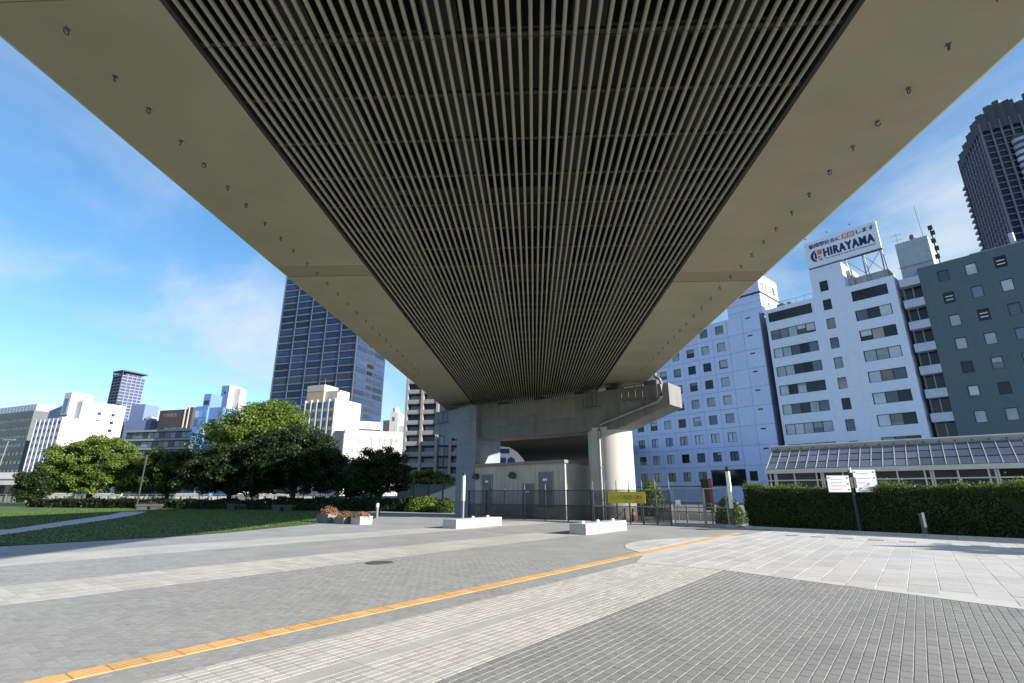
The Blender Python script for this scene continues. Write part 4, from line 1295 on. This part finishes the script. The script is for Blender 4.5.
for k, z in enumerate((38.2, 39.6, 41.0, 42.4, 43.4)):
    ms.box(27.15 + 0.15 * (k % 2), 27.75 + 0.15 * (k % 2), 1.05, 1.3, z, z + 0.75)
ms.build('cell_mast', M_frame, pt)
MB().box(31, 38, 3, 8, 37.01, 38.2).box(39, 41.5, 2, 5, 37.01, 39.0).build('roof_plant', MATS['plant_grey'], tl)
MB().tube([(36.2, 2, 37.0), (36.2, 2, 39.4)], 0.35, 10).tube([(38.0, 2, 37.0), (38.0, 2, 39.4)], 0.35, 10).build('roof_pipe', M_balc, tl)

# ---- glazed arcade behind the hedge
GT = R(40)
gh = thing('glazed_arcade', 'long low arcade with sloping glass roof and white posts behind the hedge', 'arcade', (24.72, 34.0, 0), -GT)
GX0, GX1 = -7.6, 17.0
M_gmet = mat('arcade_metal', (0.52, 0.52, 0.50), 0.5, var=0.05)
G_roof = glass('arcade_glass', (0.10, 0.12, 0.16), 0.12, 0.25)
EZ, RZ = 3.35, 4.85
G_arc = glass('arcade_front_glass', (0.03, 0.034, 0.04), 0.2, 0.8, 0.12)
npn = 38
pw = (GX1 - GX0) / npn
sl_ = math.atan2(RZ - EZ, 2.6)
pmsh = MB().box(0.03, pw - 0.03, 0, 0.86, 0, 0.03).mesh('roof_pane', G_roof)
for k in range(npn):
    for j in range(3):
        o = link('roof_pane', pmsh, gh, (GX0 + k * pw, 0 + j * 1.0 * math.cos(sl_), EZ + j * 1.0 * math.sin(sl_)))
        o.rotation_euler = (sl_, 0, 0)
for k in range(npn + 1):
    x = GX0 + k * pw
    o = MB().box(-0.02, 0.02, 0, 3.0, -0.04, 0.045).build('roof_mullion', M_gmet, gh, loc=(x, 0, EZ))
    o.rotation_euler = (sl_, 0, 0)
for j in (0, 1, 2, 3):
    MB().box(GX0, GX1, j * math.cos(sl_) - 0.03, j * math.cos(sl_) + 0.02, EZ + j * math.sin(sl_) - 0.06, EZ + j * math.sin(sl_) - 0.045).build('purlin', M_gmet, gh)
MB().tube([(GX0 - .1, 2.75, RZ + 0.12), (GX1, 2.75, RZ + 0.12)], 0.27, 14).build('ridge_tube', mat('ridge_metal', (0.30, 0.29, 0.275), 0.5), gh, smooth=True)
for k in range(30):
    MB().box(-0.05, 0.05, -0.30, -0.27, -0.05, 0.05).build('ridge_clip', M_rust, gh, loc=(GX0 + 0.4 + k * 0.82, 2.75, RZ + 0.1))
MB().box(GX0 - 0.1, GX1, -0.18, 0.0, EZ - 0.32, EZ - 0.02).build('eave_beam', M_gmet, gh)
MB().box(GX0, GX1, 0.0, 0.09, 2.5, 2.58).build('transom', M_gmet, gh)
for k in range(9):
    x = GX0 + 0.2 + k * 3.0
    for dx_ in (0, 0.3, 0.42, 1.6):
        MB().box(x + dx_ - 0.045, x + dx_ + 0.045, 0.02, 0.14, 0, EZ - 0.32).build('post', M_gmet, gh)
    MB().box(x + 0.47, x + 2.95, 0.1, 0.13, 0.2, EZ - 0.32).build('front_pane', G_arc, gh)
MB().box(GX0, GX1, 5.6, 5.8, 0, RZ).build('back_wall', mat('arcade_back', (0.30, 0.30, 0.30), 0.7), gh)
MB().prism([(0.1, 0), (5.6, 0), (5.6, RZ), (2.7, RZ), (0.1, EZ - 0.1)], 'x', GX0 - 0.02, GX0 + 0.02).build('end_pane', G_mid, gh)
MB().quad((GX0, 2.75, RZ - 0.05), (GX1, 2.75, RZ - 0.05), (GX1, 5.6, RZ - 0.05), (GX0, 5.6, RZ - 0.05)).build('back_roof', M_gmet, gh)

# ---- high-rise at the upper right
M_tw = mat('tower_frame', (0.12, 0.13, 0.18), 0.6, var=0.06)
M_twd = mat('tower_crown', (0.045, 0.05, 0.075), 0.6)
TT = R(28)
tw = thing('highrise_tower', 'dark high-rise apartment tower with curved glass bays, upper right corner', 'building', (241.5, 220, 0), -TT)
TH = 189.0
MB().box(0.6, 44, 0.6, 35.4, 0, TH - 3).build('glass_wall', glass('tower_navy_glass', (0.010, 0.016, 0.042), 0.1, 0.3, 0.3), tw)
FH = 3.5
nf = int((TH - 95) / FH)
sfm = MB().box(0, 44, 0, 36, 0, 0.55).mesh('floor_slab', M_tw)
for k in range(nf):
    link('floor_slab', sfm, tw, (0, 0, TH - 8 - k * FH))
cfm = MB().box(-0.35, 0.35, -0.5, 0.6, 0, TH - 4)
cmesh = cfm.mesh('column', M_tw)
for k in range(12):
    link('column', cmesh, tw, (0.3 + k * 3.9, 0, 0))
clm = MB().box(-0.5, 0.6, -0.35, 0.35, 0, TH - 4).mesh('column', M_tw)
for k in range(10):
    link('column', clm, tw, (0, 1.5 + k * 3.8, 0))
# balcony stubs on the far-left corner
bm_ = MB().box(-1.6, 0, 33.5, 36.6, 0, 1.2).mesh('balcony', M_tw)
for k in range(nf):
    link('balcony', bm_, tw, (0, 0, TH - 22 - k * FH))
# curved glass bay
bayp = [(10 + 5.5 * math.cos(t) + 5.5, -3.2 * math.sin(t)) for t in [math.pi * k / 10 for k in range(11)]]
baym = MB().prism(bayp, 'z', 0, 2.0).mesh('bay_window', G_sky)
bays = MB().prism([(p[0], p[1] * 1.08) for p in bayp], 'z', 2.0, 3.5).mesh('bay_spandrel', M_twd)
for k in range(24):
    link('bay_window', baym, tw, (0, -0.3, TH - 20 - k * FH))
    link('bay_spandrel', bays, tw, (0, -0.3, TH - 20 - k * FH))
cw = MB()
for k in range(12):
    x = k * 3.9
    zt = TH + 1.0 + 5 * abs(math.sin(k * 0.8)) + k * 0.45
    cw.prism([(x, -0.2), (x + 1.95, -1.3), (x + 3.9, -0.2), (x + 3.9, 1), (x, 1)], 'z', TH - 9, zt)
for k in range(9):
    y_ = 0.2 + k * 3.9
    cw.prism([(-0.2, y_ + 3.9), (-1.3, y_ + 1.95), (-0.2, y_), (1, y_), (1, y_ + 3.9)], 'z', TH - 9 - (2 if k > 5 else 0), TH - 1.0 + (1.4 if k % 2 else 0) - k * 0.4)
cw.build('crown', M_twd, tw)
MB().tube([(30, 2, TH), (30, 2, TH + 16)], 0.3, 5).tube([(33, 2, TH), (33, 2, TH + 12)], 0.3, 5).build('mast', M_twd, tw)

# ---- dark glass tower left of the highway
M_gt = mat('tower_mullion', (0.055, 0.08, 0.125), 0.5, var=0.04)
G_tb = glass('tower_glass', (0.012, 0.026, 0.07), 0.06, 0.75, 0.4)
G_tl = glass('tower_glass_light', (0.022, 0.04, 0.105), 0.1, 0.35, 0.4)
gt = thing('glass_tower', 'tall dark blue glass office tower rising behind the lawn trees', 'building', (-102.4, 320, 0), -R(18))
GTH = 172
MB().box(-64.2, 0, 0.5, 36, 0, GTH).build('core', mat('tower_core', (0.03, 0.035, 0.045), 0.6), gt)
fh = 4.9
nfl = int((GTH - 25) / fh)
cw_ = 64.2 / 5
gp_ = {m.name: MB().box(-cw_ / 2 + 0.5, cw_ / 2 - 0.5, 0.3, 0.49, -1.45, 1.45).mesh('window', m) for m in (G_tb, G_tl, G_mid, G_dark)}
sp2 = MB().box(-cw_ / 2 + 0.5, cw_ / 2 - 0.5, 0.1, 0.49, -0.5, 0.5).mesh('spandrel', mat('tower_spandrel', (0.10, 0.14, 0.215), 0.5))
wr = random.Random(5)
for k in range(nfl):
    z = 26 + k * fh
    louv = k in (10,)
    for c in range(5):
        x = -64.2 + cw_ * (c + 0.5)
        m = MATS['plant_grey'] if louv else None
        if louv:
            lv = MB()
            for q in range(24):
                lv.box(x - 5.8 + q * 0.49, x - 5.8 + q * 0.49 + 0.2, 0.1, 0.48, z - 1.7, z + 1.7)
            lv.build('louver', M_gt, gt)
        else:
            link('window', gp_[(G_tb if wr.random() < 0.7 else G_tl).name], gt, (x, 0, z))
        link('spandrel', sp2, gt, (x, 0, z + 2.35))
for c in range(6):
    MB().box(-64.2 + cw_ * c - 0.3, -64.2 + cw_ * c + 0.3, -0.15, 0.49, 0, GTH).build('column', M_gt, gt)
sd = {m.name: MB().box(0, 0.2, -5.6, 5.6, -1.5, 1.5).mesh('window', m) for m in (G_tb, G_tl)}
for k in range(nfl):
    z = 26 + k * fh
    link('window', sd[G_tl.name if k not in (8, 9, 14) else G_tb.name], gt, (0, 7.6, z))
    link('window', sd[G_tl.name if k not in (8, 9, 14) else G_tb.name], gt, (0, 28.6, z))
    MB().box(0, 0.12, 14.6, 21.4, z - 1.3, z + 1.3).build('window', G_tb, gt)

# ---- generic left-bank buildings
def block(name, label, P, th, w, d, h, wm, cols, rows_, ww, wh, z_top, fhgt, gl, x_off=0.0, fins=None, frm=None, cat='building', pitch=None, panes=1, rev=0.25):
    """block with its front-right corner at P; x runs from -w to 0"""
    r = thing(name, label, cat, (P[0], P[1], 0), -R(th))
    p = pitch or w / cols
    os_ = [(-w + x_off + p * (c + 0.5), z_top - fhgt * k, ww, wh) for c in range(cols) for k in range(rows_)]
    mb = MB()
    facade(mb, -w, 0, 0, h, os_, rev=rev)
    mb.box(-w, 0, 0, d, 0, h, skip='fb')
    mb.build('wall', wm, r)
    rq = random.Random(int(w * 10))
    for (x, z, a, b) in os_:
        window(r, x, z, a, b, gl(rq), panes, y=rev * 0.5, fr=0.08, fm=frm)
    if fins:
        fm_ = MB().box(-fins[0] / 2, fins[0] / 2, -fins[1], 0, 0, h).mesh('fin', fins[2])
        for c in range(cols + 1):
            link('fin', fm_, r, (-w + x_off + p * c, 0, 0))
    return r


M_rib = mat('ribbed_white', (0.55, 0.54, 0.62), 0.6, var=0.05)
M_bright = mat('bright_white_wall', (0.50, 0.495, 0.49), 0.6, var=0.04)
M_green = mat('green_grey_wall', (0.085, 0.10, 0.105), 0.5)
G_green = glass('green_glass', (0.03, 0.085, 0.085), 0.06, 0.8)
M_blueb = mat('blue_grey_wall', (0.14, 0.19, 0.33), 0.6)
M_brown = mat('brown_wall', (0.06, 0.047, 0.05), 0.6)
M_dk = mat('dark_band_wall', (0.05, 0.052, 0.06), 0.6)
M_beige = mat('beige_wall', (0.52, 0.45, 0.37), 0.7, var=0.06)

rb = block('ribbed_office', 'white office block with vertical ribs and rows of small windows, far left', (-221, 250), 22, 21.5, 18, 37.6, M_rib, 6, 9, 2.0, 1.7, 35.2, 3.6, lambda q: G_dark, fins=(0.6, 0.15, M_rib))
MB().box(0.0, 0.15, 0, 18, 0, 37.9).build('side_wall', M_bright, rb)
for k in range(3):
    MB().box(0.15, 0.2, 12 + k * 1.1, 12.6 + k * 1.1, 30.2, 31.0).build('side_mark', M_balc, rb)
lt = thing('lift_tower_building', 'white stair tower block behind the ribbed office', 'building', (-229.8, 262, 0), -R(22))
MB().box(-5.8, 0, 0, 10, 0, 52.6).build('wall', M_bright, lt)
MB().box(-4.6, -1.2, -0.1, 0, 41.5, 49.5).build('stair_window', M_blueb, lt)
MB().box(0, 0.12, 0.5, 9.5, 20, 52.0).build('side_wall', mat('lilac_wall', (0.60, 0.58, 0.66), 0.6), lt)
MB().box(-5.9, 0.1, -0.15, 0.4, 40.2, 40.9).build('ledge', M_frame, lt)
wb = thing('white_box_building', 'plain white block with six small windows behind the ribbed office', 'building', (-223, 262, 0), R(68))
mb = MB()
so = [(x, z, 1.7, 1.5) for x in (8.4, 15.0) for z in (42.5, 38.4, 34.2)]
facade(mb, 0, 20.5, 0, 48.2, so)
mb.box(0, 20.5, 0, 20, 0, 48.2, skip='fb')
mb.build('wall', M_bright, wb)
wb.rotation_euler = (0, 0, R(64))
for (x, z, w, h) in so:
    window(wb, x, z, w, h, G_dark, 1, y=0.12)
lettering('日 本 ビ ル', 1.4, M_frame, wb, (4.2, -0.02, 45.4), FRONT, fit=(6, 1.2), extrude=0.01)
gn = block('green_glass_office', 'dark green glazed office with horizontal bands at the left edge', (-283, 300), 24, 54, 14, 49.2, M_green, 12, 8, 4.0, 2.1, 44.2, 5.0, lambda q: G_green if q.random() < 0.75 else G_dark)
MB().box(-54, -1, 1.0, 13, 49.3, 53.3).build('roof_screen', mat('roof_screen', (0.42, 0.47, 0.55), 0.5), gn)
for k in range(14):
    MB().box(-53.5 + k * 3.8, -53.42 + k * 3.8, 0.93, 1.0, 49.4, 53.2).build('screen_joint', M_galv, gn)
bb2 = thing('blue_roof_block', 'small blue-grey roof block between the green office and the stair tower', 'building', (-250, 275, 0), -R(22))
MB().prism([(-2, 0), (22, 0), (22, 45.5), (10, 47.5), (-2, 45.0)], 'y', 0, 14).build('wall', M_blueb, bb2)
# slim dark tower far behind
dt = thing('distant_apartment_tower', 'slim dark apartment tower on the left skyline', 'building', (-376, 480, 0), -R(25))
MB().box(-14, 0, 0, 20, 0, 112).build('core', mat('far_tower_core', (0.045, 0.055, 0.10), 0.6), dt)
M_fts = mat('far_tower_slab', (0.15, 0.18, 0.29), 0.6)
fs = MB().box(-14.5, 0.6, -0.8, 20.5, 0, 1.1).mesh('balcony_slab', M_fts)
for k in range(17):
    link('balcony_slab', fs, dt, (0, 0, 62 + 3.05 * k))
for x in (-14.3, -10, -5, -0.2):
    MB().box(x - 0.5, x + 0.5, -1.0, 0, 0, 113).build('column', MATS['far_tower_core'], dt)
for y_ in (4, 8, 12, 16):
    MB().box(0, 0.9, y_ - 0.4, y_ + 0.4, 0, 113).build('column', M_fts, dt)
MB().box(-15.5, 1.5, -1.5, 21.5, 115.5, 116.6).box(-12, -2, 3, 17, 112, 115.5).build('roof_frame', MATS['far_tower_core'], dt)
for k in range(7):
    MB().box(-15 + k * 2.6, -14.4 + k * 2.6, -1.3, -0.7, 112, 115.5).build('roof_post', MATS['far_tower_core'], dt)
bx = thing('blue_grey_block', 'plain blue-grey stepped block below the slim dark tower', 'building', (-212.5, 300, 0), -R(12))
MB().box(-18.5, 0, 0, 14, 0, 43.5).build('wall', M_blueb, bx)
MB().box(-16.8, -7.0, 0.5, 10, 43.5, 53.2).build('upper_block', M_blueb, bx)
MB().box(-5, -1.5, 1, 5, 43.5, 45.6).build('roof_plant', MATS['plant_grey'], bx)
br = thing('brown_block', 'dark brown windowless block with faint pale lettering near the blue glass building', 'building', (-186, 290, 0), -R(16))
MB().box(-20, 0, 0, 14, 0, 48.2).build('wall', M_brown, br)
MB().box(-1.6, -0.9, -0.3, 0, 30, 49.0).box(1.2, 1.9, -0.3, 0, 30, 49.3).build('pale_strip', M_beige, br)
MB().box(0.0, 4.2, 0, 14, 0, 49.2).build('dark_wing', M_dk, br)
lettering('大和電気', 2.4, mat('faded_letters', (0.25, 0.22, 0.24), 0.7), br, (-12, -0.03, 45.3), FRONT, fit=(10, 2.2), extrude=0.01)
dl = thing('dark_banded_building', 'long dark building with horizontal window bands above the left trees', 'building', (-146.5, 235, 0), -R(12))
MB().box(-37, 0, 0.6, 16, 0, 30.2).build('wall', M_dk, dl)
for k in range(4):
    z = 29.4 - k * 4.1
    MB().box(-37.4, 0.4, -0.6, 0.6, z, z + 0.9).build('ledge', mat('grey_ledge', (0.20, 0.21, 0.24), 0.6), dl)
    for q in range(12):
        MB().box(-36.6 + q * 3.05, -33.8 + q * 3.05, 0.45, 0.6, z - 2.9, z - 0.4).build('window', G_mid if (q + k) % 3 else G_dark, dl)
for q in range(3):
    MB().box(-20 + q * 4, -17.5 + q * 4, 4, 7, 30.2, 31.6).build('roof_plant', M_balc, dl)
# blue glass building with white stair tower
G_bg = glass('bright_blue_glass', (0.09, 0.19, 0.44), 0.1, 0.5, 0.5)
M_lb = mat('light_blue_wall', (0.11, 0.20, 0.42), 0.5)
bg_ = thing('blue_glass_building', 'bright blue glass building with stepped top left of the big tree', 'building', (-135.5, 225, 0), -R(14))
MB().box(-6.6, 0, 0.3, 12, 0, 39.2).build('wall', M_lb, bg_)
for k in range(9):
    for c in range(3):
        MB().box(-6.4 + c * 2.13, -4.5 + c * 2.13, 0.15, 0.3, 34.2 - 3.7 * k, 37.2 - 3.7 * k).build('window', G_bg if (c + k) % 4 else G_sky, bg_)
MB().box(-4.4, -0.6, 1.5, 8, 39.2, 45.0).build('roof_block', M_lb, bg_)
MB().box(-3.6, -1.2, 1.4, 1.5, 40.2, 42.0).build('roof_opening', G_dark, bg_)
MB().box(0.05, 7.4, 1.2, 11, 0, 38.6).build('side_wing', M_lb, bg_)
for k in range(6):
    MB().box(1.2, 4.6, 1.0, 1.2, 30.8 - 4.2 * k, 33.4 - 4.2 * k).build('balcony_opening', G_dark, bg_)
    MB().box(0.4, 7.2, 0.2, 1.2, 30.0 - 4.2 * k, 30.7 - 4.2 * k).build('balcony_slab', M_lb, bg_)
wt = thing('white_stair_tower', 'narrow white and blue stair tower behind the blue glass building', 'building', (-138.6, 245, 0), -R(16))
MB().box(-4.4, 0, 0, 6, 0, 52.6).build('wall', M_lb, wt)
MB().box(0.05, 0.3, 0, 7.0, 0, 53.0).box(0.3, 4.2, 3.0, 6.8, 0, 51.5).build('side_wall', M_bright, wt)
MB().box(-2.6, -1.8, -0.05, 0, 48.6, 49.8).build('window', G_dark, wt)
MB().box(-7.2, -4.4, 0.4, 1.2, 47.6, 48.0).build('ledge', M_frame, wt)
MB().box(-10.5, -4.45, 1, 6, 0, 44.0).build('lower_wall', M_lb, wt)
# beige block with finned windows in front of the glass tower
bg2 = block('beige_office', 'beige office block with tall finned windows in front of the glass tower', (-70, 200), 22, 15, 15.5, 38, M_beige, 5, 8, 2.2, 2.4, 35.6, 3.7, lambda q: G_bg if q.random() < 0.6 else G_mid, fins=(0.5, 0.6, M_bright))
MB().box(0, 0.12, 0, 15.5, 0, 38.2).build('side_wall', M_bright, bg2)
MB().box(-17, -8.2, 2, 10, 30, 44.6).build('upper_block', mat('tan_wall', (0.45, 0.34, 0.26), 0.7), bg2)
MB().box(-17.05, -8.15, 1.9, 10.1, 42.2, 44.7).build('upper_cornice', M_beige, bg2)
MB().box(-8.0, -1.0, 3, 9, 38, 42.0).build('roof_room', M_beige, bg2)
MB().tube([(-9, 3, 44.6), (-9, 3, 47.4)], 0.12, 5).build('antenna', M_rust, bg2)
MB().box(-2.2, 0.3, 0.3, 3, 38, 40.6).build('stair_head', mat('lilac_block', (0.52, 0.47, 0.58), 0.7), bg2)
# cream low block with the red-lettered sign; its long front faces the sun
cb = thing('cream_office', 'cream low-rise office with small roof sign in red letters beside the beige block', 'building', (-62.3, 190, 0), R(24))
co = [(3.2 + c * 1.9 + (c // 2) * 1.0, 20.6 - 4.2 * k, 1.0, 2.4) for c in range(9) for k in range(5)]
mb = MB()
facade(mb, 0, 26, 0, 24.2, co)
mb.box(0, 26, 0, 12, 0, 24.2, skip='fb')
mb.build('wall', M_bright, cb)
for (x, z, w, h) in co:
    window(cb, x, z, w, h, G_sky, 1, y=0.12)
MB().box(0, 26.2, -0.25, 0, 23.5, 24.5).build('cornice', M_beige, cb)
MB().box(-3.2, -0.02, -0.5, 10, 0, 24.0).build('end_wing', mat('mauve_wall', (0.34, 0.30, 0.30), 0.7), cb)
rsn = thing('roof_sign', 'small white roof sign with red letters on the cream office', 'sign', (-62.3, 190, 0), R(24))
MB().box(3.6, 13.2, 0.5, 0.8, 25.2, 28.0).build('board', M_white, rsn)
lettering('Tsukahara', 2, mat('roof_sign_red', (0.45, 0.05, 0.08), 0.5), rsn, (8.4, 0.47, 26.6), FRONT, fit=(8.2, 1.5), bold=0.03, extrude=0.01)
for x in (4.2, 8.4, 12.6):
    MB().box(x - .1, x + .1, 0.8, 1.0, 24.2, 26).build('support', M_rust, rsn)
# pale far blocks by the apartment tower
fb_ = thing('pink_block', 'pinkish low block behind the cream office', 'building', (-53, 235, 0), -R(15))
MB().box(-7, 0, 0, 10, 0, 34.0).build('wall', mat('pink_wall', (0.50, 0.32, 0.26), 0.7), fb_)
MB().box(-7.2, 0.2, -0.3, 10, 33.4, 34.4).build('cornice', M_beige, fb_)
cy_ = thing('cream_tower_block', 'cream stepped block with rounded turret left of the apartment tower', 'building', (-47, 225, 0), -R(10))
MB().box(-7.5, -3.6, 0, 8, 0, 36.5).build('tower', M_bright, cy_)
MB().box(-3.55, 0.5, 0.5, 8, 0, 30.6).build('wall', M_bright, cy_)
MB().tube([(-5.5, 2, 36.5), (-5.5, 2, 38.6)], 1.5, 12).build('turret', M_balc, cy_)
MB().box(-6.2, -5.2, -0.06, 0, 32.6, 34.4).build('window', G_mid, cy_)
# balconied apartment tower
M_apf = mat('apartment_frame', (0.26, 0.22, 0.20), 0.7)
M_aps = mat('apartment_slab', (0.21, 0.215, 0.23), 0.6)
apt = thing('apartment_tower', 'apartment tower with stacked balconies partly hidden by the pier', 'building', (-31.5, 150, 0), -R(8))
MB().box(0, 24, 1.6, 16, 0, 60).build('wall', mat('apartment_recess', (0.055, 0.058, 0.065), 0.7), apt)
for k in range(19):
    z = 3.0 + k * 3.05
    for (x0, x1) in ((0.6, 4.6), (5.4, 9.4), (14.2, 18.4)):
        b = MB().box(x0, x1, 0, 1.6, z - 0.2, z).build('balcony', M_aps, apt)
        MB().box(x0, x1, -0.05, 0.0, z, z + 1.05).build('balustrade', M_aps, b)
        MB().box(x0 + 0.4, x1 - 0.4, 1.5, 1.6, z + 0.1, z + 2.3).build('window', G_mid if (k + int(x0)) % 3 else G_dark, b)
    for q in range(2):
        MB().box(10.0 + q * 1.9, 11.7 + q * 1.9, 1.1, 1.6, z, z + 2.4).build('bay_window', G_mid, apt)
for x in (0.15, 5.0, 9.7, 13.9, 18.8, 23.6):
    MB().box(x - 0.35, x + 0.35, -0.3, 1.6, 0, 60).build('column', M_apf if x > 1 else M_aps, apt)
# white and blue curved building glimpsed over the hut
wbv = thing('curved_blue_building', 'white curved structure with blue window bands glimpsed over the hut roof', 'building', (-0.6, 60, 0.25), 0)
op = [(-3.6, 0), (-3.6, 4.6), (-2.0, 5.0), (-1.75, 6.6), (-1.2, 6.7), (0.3, 6.55), (1.2, 6.0), (1.9, 5.2), (2.3, 4.4), (2.3, 0)]
MB().prism(op[::-1], 'y', 0, 6).build('shell', M_white, wbv)
M_vb = mat('vivid_blue', (0.03, 0.07, 0.30), 0.3)
MB().box(-1.6, 0.3, -0.06, 0, 5.85, 6.35).box(-1.6, -0.1, -0.06, 0, 4.6, 5.35).build('blue_band', M_vb, wbv)
MB().prism([(0.1, 4.6), (1.0, 4.6), (0.9, 5.2), (0.5, 5.45), (0.1, 5.2)][::-1], 'y', -0.06, 0).build('blue_window', M_vb, wbv)
# low blue-green wall and railing left of the pier, far side of the plaza
lw = thing('dark_fence', 'dark blue-green fence panels left of the square pier column', 'fence', (-12.5, 58, 0), -R(5))
for k in range(6):
    MB().box(k * 1.7, k * 1.7 + 1.64, 0, 0.06, 0.2, 2.6).build('panel', mat('fence_teal', (0.04, 0.07, 0.085), 0.6), lw)
    MB().box(k * 1.7 - 0.05, k * 1.7 + 0.05, -0.06, 0.02, 0, 3.4).build('post', M_black, lw)
# far-left road bridge
fbn = thing('road_bridge', 'pale concrete road bridge at the far left edge behind the lawn', 'bridge', (-128, 122, 0), -R(10))
MB().box(-60, 26, 0, 10, 3.6, 5.2).build('deck', M_concl, fbn)
MB().box(-60, 26, -0.3, -0.01, 4.9, 6.3).build('parapet', M_bright, fbn)
for x in (-20, 0, 20):
    MB().box(x - 1.2, x + 1.2, 1, 9, 0, 3.6).build('pier_wall', M_conc, fbn)
fl = thing('street_lamp', 'thin street lamp standing on the road bridge at the left edge', 'lamp post', (-119.5, 121.5, 5.2))
MB().tube([(0, 0, 0), (0.8, 0, 8.5)], [0.14, 0.09], 8).build('pole', M_galv, fl)
MB().box(-0.4, 2.2, -0.25, 0.25, 8.5, 8.8).build('lamp_head', M_galv, fl)
# pale riverside wall with railing seen between the trunks
rw = thing('riverside_wall', 'pale riverside wall seen between the tree trunks behind the lawn', 'wall', (-110, 112, 0), -R(6))
for k in range(16):
    MB().box(k * 6, k * 6 + 5.9, 0, 0.4, 0, 1.25 + 0.5 * (k % 3 == 1)).build('wall_panel', M_concl if k % 3 else M_conc, rw)
for k in range(48):
    MB().box(k * 2.0, k * 2.0 + 0.1, -0.35, -0.25, 0, 1.5).build('rail_post', M_galv, rw)
MB().box(0, 96, -0.34, -0.27, 1.5, 1.58).build('top_rail', M_galv, rw)
